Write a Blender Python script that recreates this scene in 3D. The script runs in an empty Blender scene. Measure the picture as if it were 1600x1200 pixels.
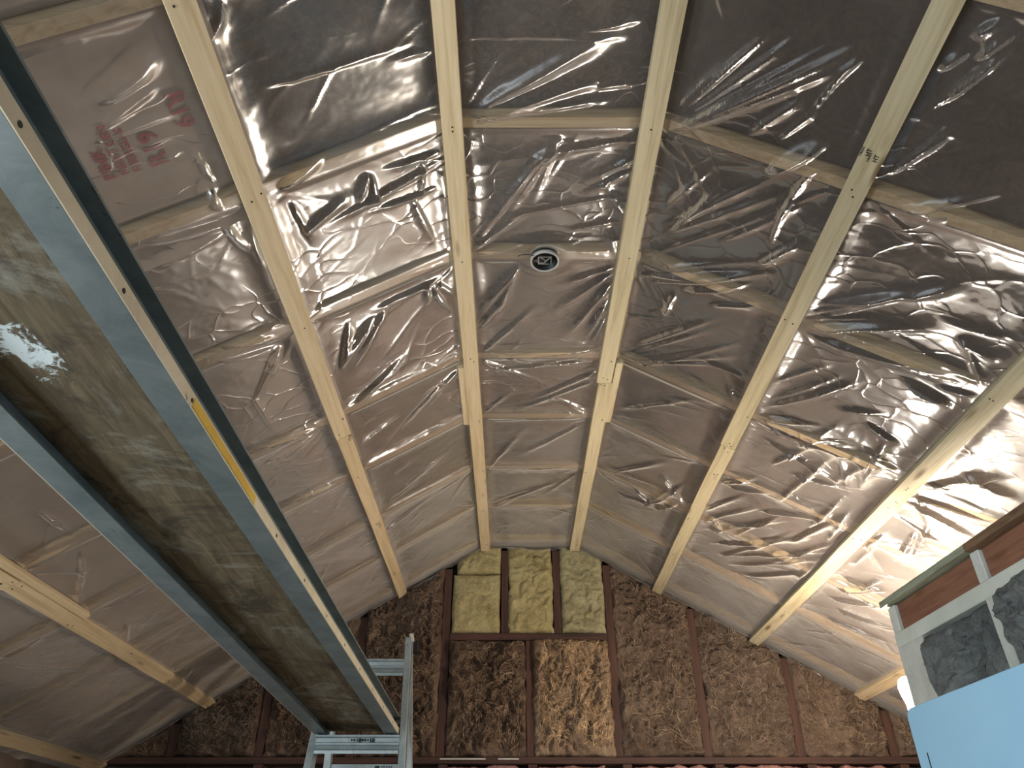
import bpy, bmesh, math, random
import numpy as np
from mathutils import Vector, Matrix

# ------------------------------------------------------------------ basics
sc = bpy.context.scene
COL = sc.collection
H = 1.5                       # eye height: scene numbers below are relative to the eye
F_PX = 1165.0
PITCH = math.atan(785 / F_PX)
SP, CP = math.sin(PITCH), math.cos(PITCH)

cam_d = bpy.data.cameras.new('camera')
cam_d.sensor_fit = 'HORIZONTAL'
cam_d.sensor_width = 36.0
cam_d.lens = 36.0 * F_PX / 1600
cam_d.clip_start = 0.02
cam = bpy.data.objects.new('camera', cam_d)
COL.objects.link(cam)
cam.location = (0, 0, H)
cam.rotation_euler = (math.pi / 2 + PITCH, 0, 0)
sc.camera = cam

sc.view_settings.view_transform = 'Standard'
sc.view_settings.look = 'None'
sc.view_settings.gamma = 1
sc.view_settings.use_curve_mapping = False
sc.view_settings.exposure = 0.1

SKY = 11.5
BULB = 1050.0
FLOOD = 38.0
sc.cycles.max_bounces = 5
sc.cycles.diffuse_bounces = 2
sc.cycles.glossy_bounces = 2
sc.cycles.transparent_max_bounces = 8
sc.cycles.caustics_reflective = False
sc.cycles.caustics_refractive = False
world = bpy.data.worlds.new('daylight')
sc.world = world
world.use_nodes = True
bg = world.node_tree.nodes['Background']
bg.inputs[0].default_value = (0.80, 0.91, 1.0, 1)
bg.inputs[1].default_value = SKY

# windows of the room (behind and beside the photographer)
WIN_LEFT = [(-0.9, 1.3, -0.80, 0.28)]     # y0, y1, z0, z1 in the left wall
WIN_RIGHT = []     # the same in the right wall
WIN_FRONT = [(-1.05, 0.05, -0.6, 0.7), (0.35, 1.35, -0.6, 0.7)]        # x0, x1, z0, z1 in the wall behind
XL, XR, YF, YB = -1.85, 2.08, -2.6, 3.6


def portal(name, loc, rot, sx, sy):
    d = bpy.data.lights.new(name, 'AREA')
    d.shape = 'RECTANGLE'
    d.size, d.size_y = sx, sy
    d.cycles.is_portal = True
    o = bpy.data.objects.new(name, d)
    COL.objects.link(o)
    o.location = (loc[0], loc[1], loc[2] + H)
    o.rotation_euler = rot


for (a, b, c, d) in WIN_LEFT:
    portal('window_daylight', (XL - 0.10, (a + b) / 2, (c + d) / 2), (0, -math.pi / 2, 0), d - c, b - a)
for (a, b, c, d) in WIN_RIGHT:
    portal('window_daylight', (XR + 0.10, (a + b) / 2, (c + d) / 2), (0, math.pi / 2, 0), d - c, b - a)
for (a, b, c, d) in WIN_FRONT:
    portal('window_daylight', ((a + b) / 2, YF - 0.10, (c + d) / 2), (math.pi / 2, 0, 0), b - a, d - c)


# ------------------------------------------------------------------ numeric helpers
def ray(px, py):
    u = (px - 800) / F_PX
    v = (600 - py) / F_PX
    return np.array([u, CP - v * SP, SP + v * CP])


def on_back(px, py, Y=3.6):
    r = ray(px, py)
    t = Y / r[1]
    return r[0] * t, r[2] * t


FL, FR, ZF = -0.155, 0.335, 1.422     # fold lines and height of the flat strip
TL, TR = 0.605, 0.565                 # slopes
CL, SL = 1 / math.hypot(1, TL), TL / math.hypot(1, TL)
CR, SR = 1 / math.hypot(1, TR), TR / math.hypot(1, TR)
WF = FR - FL


def s_of_x(x):
    if x < FL:
        return (x - FL) / CL
    if x > FR:
        return WF + (x - FR) / CR
    return x - FL


def zc(x):
    if x < FL:
        return ZF + TL * (x - FL)
    if x > FR:
        return ZF - TR * (x - FR)
    return ZF


def pix_s(px, py):
    """pixel of the photograph -> (s, y) on the unrolled ceiling"""
    r = ray(px, py)
    t = ZF / r[2] if r[2] > 1e-6 else 1e9
    if FL <= r[0] * t <= FR:
        return s_of_x(r[0] * t), r[1] * t
    if r[0] < 0:
        t = (ZF - TL * FL) / (r[2] - TL * r[0])
    else:
        t = (ZF + TR * FR) / (r[2] + TR * r[0])
    return s_of_x(r[0] * t), r[1] * t


def ceil_pts(s, y, h):
    """unrolled ceiling -> 3D; h > 0 goes down into the room"""
    s, y, h = np.broadcast_arrays(np.asarray(s, float), np.asarray(y, float), np.asarray(h, float))
    x = np.where(s < 0, FL + s * CL, np.where(s > WF, FR + (s - WF) * CR, FL + s))
    z = np.where(s < 0, ZF + s * SL, np.where(s > WF, ZF - (s - WF) * SR, ZF))
    b = 0.004
    wl = np.clip((b - s) / (2 * b), 0, 1)
    wr = np.clip((s - WF + b) / (2 * b), 0, 1)
    nx = wl * SL - wr * SR
    nz = -(1 - wl * (1 - CL) - wr * (1 - CR))
    return np.stack([x + nx * h, y, z + nz * h], -1)


def _hash(ix, iy, seed):
    n = (ix * 374761393 + iy * 668265263 + seed * 1442695041) & 0xFFFFFFFF
    n = ((n ^ (n >> 13)) * 1274126177) & 0xFFFFFFFF
    n = n ^ (n >> 16)
    return (n & 0xFFFF) / 65535.0


def vnoise(x, y, seed=0):
    x = np.asarray(x, float)
    y = np.asarray(y, float)
    ix = np.floor(x).astype(np.int64)
    iy = np.floor(y).astype(np.int64)
    fx, fy = x - ix, y - iy
    fx = fx * fx * fx * (fx * (fx * 6 - 15) + 10)
    fy = fy * fy * fy * (fy * (fy * 6 - 15) + 10)
    a = _hash(ix, iy, seed)
    b = _hash(ix + 1, iy, seed)
    c = _hash(ix, iy + 1, seed)
    d = _hash(ix + 1, iy + 1, seed)
    return (a + (b - a) * fx) * (1 - fy) + (c + (d - c) * fx) * fy


def fbm(x, y, seed=0, octv=4, gain=0.5):
    t, amp, tot = 0, 1.0, 0
    for k in range(octv):
        t = t + amp * vnoise(x * 2 ** k + 17.3 * k, y * 2 ** k - 9.1 * k, seed + k)
        tot += amp
        amp *= gain
    return t / tot


def ridged(x, y, seed=0, octv=3):
    t, amp, tot = 0, 1.0, 0
    for k in range(octv):
        t = t + amp * (1 - np.abs(2 * vnoise(x * 2 ** k, y * 2 ** k, seed + k) - 1)) ** 2
        tot += amp
        amp *= 0.5
    return t / tot


# ------------------------------------------------------------------ mesh helpers
class MB:
    def __init__(self):
        self.v, self.f = [], []

    def add(self, verts, faces):
        o = len(self.v)
        self.v += [tuple(p) for p in verts]
        self.f += [tuple(i + o for i in f) for f in faces]
        return self

    def box(self, x0, x1, y0, y1, z0, z1):
        vs = [(x, y, z) for x in (x0, x1) for y in (y0, y1) for z in (z0, z1)]
        return self.add(vs, [(0, 1, 3, 2), (4, 6, 7, 5), (0, 4, 5, 1), (2, 3, 7, 6), (0, 2, 6, 4), (1, 5, 7, 3)])

    def hexa(self, p):
        """eight points: bottom ring of four, then top ring of four"""
        return self.add(p, [(3, 2, 1, 0), (4, 5, 6, 7), (0, 1, 5, 4), (1, 2, 6, 5), (2, 3, 7, 6), (3, 0, 4, 7)])

    def obox(self, c, ax, ay, az, hx, hy, hz):
        c, ax, ay, az = (np.array(q, float) for q in (c, ax, ay, az))
        p = [c + ax * hx * a + ay * hy * b + az * hz * k for k in (-1, 1) for a, b in ((-1, -1), (1, -1), (1, 1), (-1, 1))]
        return self.hexa(p)

    def extrude(self, prof, p0, p1, xa, ya):
        """closed 2D profile (list of (a,b)) swept from p0 to p1"""
        p0, p1, xa, ya = (np.array(q, float) for q in (p0, p1, xa, ya))
        n = len(prof)
        vs = [p0 + xa * a + ya * b for a, b in prof] + [p1 + xa * a + ya * b for a, b in prof]
        fs = [(i, (i + 1) % n, n + (i + 1) % n, n + i) for i in range(n)]
        fs += [tuple(range(n - 1, -1, -1)), tuple(range(n, 2 * n))]
        return self.add(vs, fs)

    def tube(self, pts, r, n=6, caps=True):
        pts = [np.array(p, float) for p in pts]
        rs = r if hasattr(r, '__len__') else [r] * len(pts)
        rings = []
        up = np.array([0.13, 0.31, 0.94])
        for i, p in enumerate(pts):
            d = pts[min(i + 1, len(pts) - 1)] - pts[max(i - 1, 0)]
            d = d / (np.linalg.norm(d) + 1e-9)
            a = np.cross(d, up)
            if np.linalg.norm(a) < 1e-3:
                a = np.cross(d, (1, 0, 0))
            a = a / np.linalg.norm(a)
            b = np.cross(d, a)
            rings.append([p + rs[i] * (a * math.cos(2 * math.pi * k / n) + b * math.sin(2 * math.pi * k / n)) for k in range(n)])
        vs = [q for rg in rings for q in rg]
        fs = []
        for i in range(len(pts) - 1):
            for k in range(n):
                fs.append((i * n + k, i * n + (k + 1) % n, (i + 1) * n + (k + 1) % n, (i + 1) * n + k))
        if caps:
            fs += [tuple(range(n - 1, -1, -1)), tuple(range((len(pts) - 1) * n, len(pts) * n))]
        return self.add(vs, fs)

    def lathe(self, prof, c, axis, n=24):
        """prof: list of (radius, distance along axis)"""
        c, ax = np.array(c, float), np.array(axis, float)
        ax = ax / np.linalg.norm(ax)
        a = np.cross(ax, (0.2, 0.9, 0.37))
        a /= np.linalg.norm(a)
        b = np.cross(ax, a)
        vs, fs = [], []
        for r, t in prof:
            for k in range(n):
                w = 2 * math.pi * k / n
                vs.append(c + ax * t + r * (a * math.cos(w) + b * math.sin(w)))
        for i in range(len(prof) - 1):
            for k in range(n):
                fs.append((i * n + k, i * n + (k + 1) % n, (i + 1) * n + (k + 1) % n, (i + 1) * n + k))
        return self.add(vs, fs)

    def build(self, name, mat, parent=None, smooth=False, bevel=0):
        return mk(name, self.v, self.f, mat, parent, smooth, bevel)


def mk(name, verts, faces, mat, parent=None, smooth=False, bevel=0):
    v = np.array(verts, dtype=np.float64).reshape(-1, 3).copy()
    v[:, 2] += H
    if parent is not None:
        q = parent
        while q is not None:
            v -= np.array(q.location)
            q = q.parent
    me = bpy.data.meshes.new(name)
    if isinstance(faces, np.ndarray):
        nf = len(faces)
        me.vertices.add(len(v))
        me.vertices.foreach_set('co', v.astype(np.float32).ravel())
        me.loops.add(nf * 4)
        me.loops.foreach_set('vertex_index', faces.astype(np.int32).ravel())
        me.polygons.add(nf)
        me.polygons.foreach_set('loop_start', np.arange(0, nf * 4, 4, dtype=np.int32))
        me.update(calc_edges=True)
    else:
        me.from_pydata([tuple(p) for p in v], [], faces)
    me.validate()
    bm = bmesh.new()
    bm.from_mesh(me)
    if not isinstance(faces, np.ndarray):
        bmesh.ops.recalc_face_normals(bm, faces=bm.faces)
    if bevel:
        bmesh.ops.bevel(bm, geom=list(bm.edges), offset=bevel, segments=1, affect='EDGES')
    if smooth:
        for f in bm.faces:
            f.smooth = True
    bm.to_mesh(me)
    bm.free()
    me.materials.append(mat)
    o = bpy.data.objects.new(name, me)
    COL.objects.link(o)
    o.parent = parent
    return o


def grid_mesh(P, name, mat, parent=None, smooth=True):
    """P: array (n, m, 3)"""
    n, m = P.shape[:2]
    i = np.arange(n * m).reshape(n, m)
    f = np.stack([i[:-1, :-1], i[1:, :-1], i[1:, 1:], i[:-1, 1:]], -1).reshape(-1, 4)
    return mk(name, P.reshape(-1, 3), f, mat, parent, smooth)


def slab_mesh(P, Q, name, mat, parent=None, smooth=True):
    """front grid P and back grid Q (same shape): closed slab"""
    n, m = P.shape[:2]
    i = np.arange(n * m).reshape(n, m)
    f = [np.stack([i[:-1, :-1], i[1:, :-1], i[1:, 1:], i[:-1, 1:]], -1).reshape(-1, 4)]
    # the back needs only its rim
    rim = np.concatenate([i[0, :], i[1:, -1], i[-1, -2::-1], i[-2:0:-1, 0]])
    k = len(rim)
    base = n * m
    back = base + np.arange(k)
    f.append(np.stack([rim, np.roll(rim, -1), np.roll(back, -1), back], -1))
    V = np.concatenate([P.reshape(-1, 3), Q.reshape(-1, 3)[rim]])
    return mk(name, V, np.concatenate(f), mat, parent, smooth)


def thing(name, label, cat, loc=(0, 0, 0), group=None):
    o = bpy.data.objects.new(name, None)
    o.empty_display_size = 0.05
    COL.objects.link(o)
    o.location = (loc[0], loc[1], loc[2] + H)
    bpy.context.view_layer.update()
    tag(o, label, cat, group)
    return o


def tag(o, label, cat, group=None):
    o['label'] = label
    o['category'] = cat
    if group:
        o['group'] = group
    return o


def structure(o):
    o['kind'] = 'structure'
    return o


def text_mesh(txt, name, mat, origin, right, up, size, parent, depth=0.0006):
    cu = bpy.data.curves.new('lettering', 'FONT')
    cu.body = txt
    cu.size = size
    cu.align_x = 'LEFT'
    cu.resolution_u = 2
    cu.offset = size * 0.025
    tmp = bpy.data.objects.new('lettering', cu)
    COL.objects.link(tmp)
    dg = bpy.context.evaluated_depsgraph_get()
    me = bpy.data.meshes.new_from_object(tmp.evaluated_get(dg))
    COL.objects.unlink(tmp)
    bpy.data.objects.remove(tmp)
    o3, r3, u3 = (np.array(q, float) for q in (origin, right, up))
    V = [o3 + r3 * p.co.x + u3 * p.co.y for p in me.vertices]
    Fs = [tuple(p.vertices) for p in me.polygons]
    bpy.data.meshes.remove(me)
    return mk(name, V, Fs, mat, parent)


# ------------------------------------------------------------------ materials
def lin(r, g, b):
    f = lambda c: c / 255 / 12.92 if c / 255 <= 0.04045 else ((c / 255 + 0.055) / 1.055) ** 2.4
    return (f(r), f(g), f(b), 1)


class NT:
    def __init__(self, name):
        self.m = bpy.data.materials.new(name)
        self.m.use_nodes = True
        self.t = self.m.node_tree
        self.t.nodes.clear()
        self.out = self.n('ShaderNodeOutputMaterial')

    def n(self, kind, **kw):
        q = self.t.nodes.new(kind)
        for k, v in kw.items():
            setattr(q, k, v)
        return q

    def l(self, a, b):
        self.t.links.new(a, b)

    def coords(self, scale, kind='Object', rand=True, rot=(0, 0, 0)):
        tc = self.n('ShaderNodeTexCoord')
        mp = self.n('ShaderNodeMapping')
        mp.inputs['Scale'].default_value = scale
        mp.inputs['Rotation'].default_value = rot
        self.l(tc.outputs[kind], mp.inputs['Vector'])
        if rand:
            oi = self.n('ShaderNodeObjectInfo')
            ml = self.n('ShaderNodeMath', operation='MULTIPLY')
            ml.inputs[1].default_value = 37.0
            self.l(oi.outputs['Random'], ml.inputs[0])
            self.l(ml.outputs[0], mp.inputs['Location'])
        return mp.outputs[0]

    def noise(self, vec, scale=1.0, detail=4, rough=0.55, dist=0.0):
        q = self.n('ShaderNodeTexNoise')
        q.inputs['Scale'].default_value = scale
        q.inputs['Detail'].default_value = detail
        q.inputs['Roughness'].default_value = rough
        q.inputs['Distortion'].default_value = dist
        self.l(vec, q.inputs['Vector'])
        return q.outputs['Fac']

    def ramp(self, fac, stops):
        q = self.n('ShaderNodeValToRGB')
        e = q.color_ramp.elements
        while len(e) < len(stops):
            e.new(0.5)
        for k, (p, c) in enumerate(stops):
            e[k].position = p
            e[k].color = c if len(c) == 4 else (*c, 1)
        self.l(fac, q.inputs[0])
        return q.outputs[0]

    def mix(self, fac, a, b, blend='MIX'):
        q = self.n('ShaderNodeMix', data_type='RGBA', blend_type=blend)
        for i, s in ((0, fac), (6, a), (7, b)):
            if isinstance(s, (int, float)):
                q.inputs[i].default_value = s
            elif isinstance(s, tuple):
                q.inputs[i].default_value = s
            else:
                self.l(s, q.inputs[i])
        return q.outputs[2]

    def bump(self, h, dist=0.004, strength=0.6):
        q = self.n('ShaderNodeBump')
        q.inputs['Distance'].default_value = dist
        q.inputs['Strength'].default_value = strength
        self.l(h, q.inputs['Height'])
        return q.outputs[0]

    def principled(self, col, rough=0.7, metal=0.0, normal=None, spec=0.4):
        p = self.n('ShaderNodeBsdfPrincipled')
        for s, v in (('Base Color', col), ('Roughness', rough), ('Metallic', metal)):
            if isinstance(v, (int, float, tuple)):
                p.inputs[s].default_value = v
            else:
                self.l(v, p.inputs[s])
        p.inputs['Specular IOR Level'].default_value = spec
        if normal is not None:
            self.l(normal, p.inputs['Normal'])
        self.l(p.outputs[0], self.out.inputs[0])
        return p


def m_lumber(name, c_lo, c_mid, c_hi, axis='Y', rough=0.6, knots=True, gscale=1.0):
    k = NT(name)
    st = {'X': (1.2, 26, 26), 'Y': (26, 1.2, 26), 'Z': (26, 26, 1.2)}[axis]
    st = tuple(q * gscale for q in st)
    v = k.coords(st)
    g = k.noise(v, 2.2, 5, 0.6, 0.5)
    g2 = k.noise(v, 7.0, 3, 0.6, 0.2)
    c = k.ramp(g, [(0.3, c_lo), (0.5, c_mid), (0.72, c_hi)])
    c = k.mix(0.18, c, k.ramp(g2, [(0.35, c_lo), (0.65, c_hi)]))
    if knots:
        st2 = {'X': (3, 16, 16), 'Y': (16, 3.2, 16), 'Z': (16, 16, 3)}[axis]
        vo = k.n('ShaderNodeTexVoronoi')
        vo.inputs['Scale'].default_value = 1.0
        k.l(k.coords(st2), vo.inputs['Vector'])
        kn = k.ramp(vo.outputs['Distance'], [(0.0, (1, 1, 1)), (0.07, (0.75, 0.75, 0.75)), (0.16, (0, 0, 0))])
        c = k.mix(kn, c, lin(112, 76, 44))
    k.principled(c, rough, normal=k.bump(g, 0.0015, 0.3))
    return k.m


def m_simple(name, c1, c2, scale=8, rough=0.7, metal=0.0, bump=0.0, spec=0.4, stretch=(1, 1, 1), lo=0.35, hi=0.65):
    k = NT(name)
    g = k.noise(k.coords(stretch), scale, 5, 0.6)
    c = k.ramp(g, [(lo, c1), (hi, c2)])
    k.principled(c, rough, metal, k.bump(g, 0.003, bump) if bump else None, spec)
    return k.m


def m_fiber(name, c_dark, c_mid, c_light, sc_=1.0, stretch=(1, 1, 1)):
    k = NT(name)
    v = k.coords(stretch)
    big = k.noise(v, 6 * sc_, 4, 0.6, 1.2)
    fine = k.noise(v, 46 * sc_, 6, 0.72, 2.5)
    c = k.ramp(big, [(0.28, c_dark), (0.5, c_mid), (0.74, c_light)])
    c = k.mix(0.55, c, k.ramp(fine, [(0.3, c_dark), (0.55, c_mid), (0.75, c_light)]))
    k.principled(c, 0.95, normal=k.bump(fine, 0.006, 0.9), spec=0.1)
    return k.m


def m_plastic():
    k = NT('clear_polyethylene')
    v = k.coords((1, 1, 1), rand=False)
    h = k.n('ShaderNodeMath', operation='MULTIPLY')
    h.inputs[1].default_value = 2.4
    k.l(k.noise(v, 16, 2, 0.65, 0.0), h.inputs[0])
    vd = k.n('ShaderNodeTexNoise')
    vd.inputs['Scale'].default_value = 5.0
    k.l(v, vd.inputs['Vector'])
    dm = k.n('ShaderNodeVectorMath', operation='MULTIPLY_ADD')
    dm.inputs[1].default_value = (0.25, 0.25, 0.25)
    k.l(vd.outputs['Color'], dm.inputs[0])
    k.l(k.coords((1.0, 1.7, 1.0), rand=False, rot=(0, 0, 0.7)), dm.inputs[2])
    acc = h.outputs[0]
    for scl, wgt in ((8.0, 2.2),):
        vo = k.n('ShaderNodeTexVoronoi', feature='DISTANCE_TO_EDGE')
        vo.inputs['Scale'].default_value = scl
        k.l(dm.outputs[0], vo.inputs['Vector'])
        cre = k.ramp(vo.outputs['Distance'], [(0.0, (1, 1, 1)), (0.03, (0.35, 0.35, 0.35)), (0.10, (0, 0, 0))])
        pt = k.ramp(k.noise(v, 2.3 + scl * 0.05, 1, 0.6), [(0.42, (0, 0, 0)), (0.6, (1, 1, 1))])
        mm = k.n('ShaderNodeMath', operation='MULTIPLY')
        k.l(cre, mm.inputs[0])
        k.l(pt, mm.inputs[1])
        ma = k.n('ShaderNodeMath', operation='MULTIPLY_ADD')
        ma.inputs[1].default_value = wgt
        k.l(mm.outputs[0], ma.inputs[0])
        k.l(acc, ma.inputs[2])
        acc = ma.outputs[0]
    nrm = k.bump(acc, 0.0011, 0.35)
    tr = k.n('ShaderNodeBsdfTransparent')
    tr.inputs[0].default_value = (0.93, 0.915, 0.90, 1)
    df = k.n('ShaderNodeBsdfDiffuse')
    df.inputs[0].default_value = (0.52, 0.48, 0.44, 1)
    k.l(nrm, df.inputs['Normal'])
    gl = k.n('ShaderNodeBsdfGlossy')
    gl.inputs[0].default_value = (1, 1, 1, 1)
    gl.inputs['Roughness'].default_value = 0.23
    k.l(nrm, gl.inputs['Normal'])
    haze = k.ramp(k.noise(v, 3.0, 3, 0.6, 0.0), [(0.3, (0.055, 0.055, 0.055)), (0.7, (0.105, 0.105, 0.105))])
    m1 = k.n('ShaderNodeMixShader')
    # a slanting look passes through more film: 1 - (1 - haze) ** (1 / cos^2.5)
    ge = k.n('ShaderNodeNewGeometry')
    dt = k.n('ShaderNodeVectorMath', operation='DOT_PRODUCT')
    k.l(ge.outputs['Incoming'], dt.inputs[0])
    k.l(ge.outputs['Normal'], dt.inputs[1])
    ab = k.n('ShaderNodeMath', operation='ABSOLUTE')
    k.l(dt.outputs['Value'], ab.inputs[0])
    mxx = k.n('ShaderNodeMath', operation='MAXIMUM')
    mxx.inputs[1].default_value = 0.12
    k.l(ab.outputs[0], mxx.inputs[0])
    inv = k.n('ShaderNodeMath', operation='DIVIDE')
    inv.inputs[0].default_value = 1.0
    sqr = k.n('ShaderNodeMath', operation='POWER')
    sqr.inputs[1].default_value = 2.5
    k.l(mxx.outputs[0], sqr.inputs[0])
    k.l(sqr.outputs[0], inv.inputs[1])
    om = k.n('ShaderNodeMath', operation='SUBTRACT')
    om.inputs[0].default_value = 1.0
    k.l(haze, om.inputs[1])
    pw = k.n('ShaderNodeMath', operation='POWER')
    k.l(om.outputs[0], pw.inputs[0])
    k.l(inv.outputs[0], pw.inputs[1])
    hz = k.n('ShaderNodeMath', operation='SUBTRACT')
    hz.inputs[0].default_value = 1.0
    k.l(pw.outputs[0], hz.inputs[1])
    k.l(hz.outputs[0], m1.inputs[0])
    k.l(tr.outputs[0], m1.inputs[1])
    k.l(df.outputs[0], m1.inputs[2])
    fr = k.n('ShaderNodeFresnel')
    fr.inputs['IOR'].default_value = 1.5
    k.l(nrm, fr.inputs['Normal'])
    f2 = k.n('ShaderNodeMath', operation='MULTIPLY', use_clamp=True)
    f2.inputs[1].default_value = 0.9
    k.l(fr.outputs[0], f2.inputs[0])
    m2 = k.n('ShaderNodeMixShader')
    f3 = k.n('ShaderNodeMath', operation='MULTIPLY')
    k.l(f2.outputs[0], f3.inputs[0])
    pw2 = k.n('ShaderNodeMath', operation='POWER')
    pw2.inputs[1].default_value = 1.7
    k.l(pw.outputs[0], pw2.inputs[0])
    k.l(pw2.outputs[0], f3.inputs[1])          # hazy film mirrors less
    k.l(f3.outputs[0], m2.inputs[0])
    k.l(m1.outputs[0], m2.inputs[1])
    k.l(gl.outputs[0], m2.inputs[2])
    k.l(m2.outputs[0], k.out.inputs[0])
    return k.m


def m_emit(name, col, strength):
    k = NT(name)
    e = k.n('ShaderNodeEmission')
    e.inputs[0].default_value = col
    e.inputs[1].default_value = strength
    k.l(e.outputs[0], k.out.inputs[0])
    return k.m


def m_glass():
    k = NT('window_glass')
    t = k.n('ShaderNodeBsdfTransparent')
    g = k.n('ShaderNodeBsdfGlossy')
    g.inputs['Roughness'].default_value = 0.02
    mx = k.n('ShaderNodeMixShader')
    mx.inputs[0].default_value = 0.06
    k.l(t.outputs[0], mx.inputs[1])
    k.l(g.outputs[0], mx.inputs[2])
    k.l(mx.outputs[0], k.out.inputs[0])
    return k.m


def m_plank_ply():
    k = NT('weathered_plywood')
    v = k.coords((1, 1, 1), rand=False)
    vg = k.coords((14, 1.3, 14), rand=False)
    grain = k.noise(vg, 4, 5, 0.65, 0.8)
    blot = k.noise(v, 7, 6, 0.7, 1.2)
    c = k.ramp(grain, [(0.25, lin(66, 56, 41)), (0.5, lin(94, 83, 63)), (0.75, lin(118, 105, 82))])
    dirt = k.ramp(blot, [(0.36, (0.85, 0.85, 0.85)), (0.49, (0, 0, 0))])
    c = k.mix(dirt, c, lin(58, 50, 40))
    dust = k.ramp(k.noise(v, 4.3, 7, 0.72, 1.0), [(0.52, (0, 0, 0)), (0.68, (0.7, 0.7, 0.7))])
    c = k.mix(dust, c, lin(150, 147, 134))
    # a smear of white paint
    tc = k.n('ShaderNodeTexCoord')
    sx = k.n('ShaderNodeVectorMath', operation='SUBTRACT')
    sx.inputs[1].default_value = PAINT
    k.l(tc.outputs['Object'], sx.inputs[0])
    ms = k.n('ShaderNodeVectorMath', operation='MULTIPLY')
    ms.inputs[1].default_value = (1, 0.8, 0)
    k.l(sx.outputs[0], ms.inputs[0])
    ln = k.n('ShaderNodeVectorMath', operation='LENGTH')
    k.l(ms.outputs[0], ln.inputs[0])
    ad = k.n('ShaderNodeMath', operation='MULTIPLY_ADD')
    ad.inputs[1].default_value = 0.24
    k.l(k.noise(v, 26, 6, 0.75, 0.8), ad.inputs[0])
    k.l(ln.outputs['Value'], ad.inputs[2])
    spot = k.ramp(ad.outputs[0], [(0.135, (1, 1, 1)), (0.150, (0, 0, 0))])
    c = k.mix(spot, c, lin(205, 214, 212))
    k.principled(c, 0.85, normal=k.bump(grain, 0.002, 0.5), spec=0.2)
    return k.m


def m_aluminium(name, c1, c2, rough=0.5):
    k = NT(name)
    v = k.coords((1, 1, 1))
    b = k.noise(v, 9, 6, 0.7, 0.8)
    sp = k.noise(v, 40, 4, 0.7)
    c = k.ramp(b, [(0.3, c1), (0.65, c2)])
    c = k.mix(k.ramp(sp, [(0.26, (0.8, 0.8, 0.8)), (0.34, (0, 0, 0))]), c, lin(60, 62, 60))
    k.principled(c, rough, 0.45, k.bump(sp, 0.001, 0.3))
    return k.m


PAINT = (-0.63, 0.63, 0.0)     # replaced below by the place on the plank
M = {}
M['batten'] = m_lumber('pale_spruce', lin(196, 166, 122), lin(224, 199, 158), lin(236, 214, 176))
M['batten_daylit'] = m_lumber('daylit_spruce', lin(178, 160, 122), lin(212, 196, 158), lin(224, 210, 174))  # the same spruce with cool daylight greying put into its colour
M['rafter'] = m_lumber('rafter_spruce', lin(190, 160, 118), lin(216, 190, 150), lin(230, 206, 168), 'X', knots=False)
M['deck'] = m_simple('roof_decking', lin(110, 84, 58), lin(140, 110, 80), 6)
M['stud'] = m_lumber('old_stained_fir', lin(44, 28, 22), lin(70, 44, 34), lin(92, 60, 46), 'Z', 0.75, knots=False)
M['plate'] = m_lumber('old_stained_fir_plate', lin(42, 28, 23), lin(66, 43, 34), lin(86, 56, 44), 'X', 0.75, knots=False)
M['plastic'] = m_plastic()
M['kraft'] = m_simple('kraft_batt_facing', lin(182, 163, 148), lin(206, 188, 172), 5, 0.85)
M['batt_grey'] = m_fiber('grey_brown_batt', lin(62, 55, 50), lin(104, 93, 84), lin(146, 131, 119), 0.6)
M['batt_brown'] = m_fiber('brown_batt', lin(68, 59, 53), lin(96, 84, 75), lin(118, 104, 93), 0.45)
M['ink_red'] = m_simple('red_print', lin(176, 90, 92), lin(186, 102, 102), 20)
M['ink_black'] = m_simple('black_print', lin(24, 34, 32), lin(40, 50, 46), 20)
M['metal_dark'] = m_simple('dark_steel', lin(40, 38, 36), lin(60, 56, 52), 30, 0.5, 0.6)
M['black'] = m_simple('black_plastic', lin(14, 14, 15), lin(26, 26, 27), 20, 0.45)
M['white_plastic'] = m_simple('grey_white_plastic', lin(176, 174, 166), lin(200, 198, 190), 20, 0.5)
M['bright_metal'] = m_simple('bright_steel', lin(190, 190, 184), lin(214, 214, 208), 30, 0.35, 0.7)
M['glass'] = m_glass()
M['white_paint'] = m_simple('white_paint', lin(206, 206, 198), lin(226, 226, 218), 12, 0.6)


def on_ceiling_text(origin_s, origin_y, h, read_s, read_y):
    p = ceil_pts(origin_s, origin_y, h)
    a = ceil_pts(origin_s + 0.001, origin_y, h) - p
    a = a / np.linalg.norm(a)
    return p, a


# ================================================================== THE SETTING
# ---- floor and walls
fl = structure(MB().box(XL - 0.1, XR + 0.1, YF - 0.1, YB + 0.15, -1.55, -1.5).build('floor', m_simple('plywood_subfloor', lin(140, 112, 80), lin(176, 146, 110), 3, 0.8, stretch=(1, 6, 1))))

wall_mat = m_simple('bare_brown_boards', lin(92, 78, 66), lin(118, 102, 88), 4, 0.9)
pink = m_fiber('pink_batt', lin(140, 98, 92), lin(178, 134, 126), lin(200, 160, 150))
dark_sheath = m_simple('dark_sheathing', lin(40, 28, 22), lin(62, 44, 34), 5, 0.9)


def wall_with_windows(name, along, pos, thick, lo, hi, z0, z1, wins, mat):
    """solid pieces around the openings"""
    b = MB()

    def add(a0, a1, c0, c1):
        if a1 - a0 < 1e-4 or c1 - c0 < 1e-4:
            return
        if along == 'y':
            b.box(pos - thick, pos, a0, a1, c0, c1)
        else:
            b.box(a0, a1, pos - thick, pos, c0, c1)
    cur = lo
    for (a, q, c, d) in sorted(wins):
        add(cur, a, z0, z1)
        add(a, q, z0, c)
        add(a, q, d, z1)
        cur = q
    add(cur, hi, z0, z1)
    return structure(b.build(name, mat))


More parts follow.
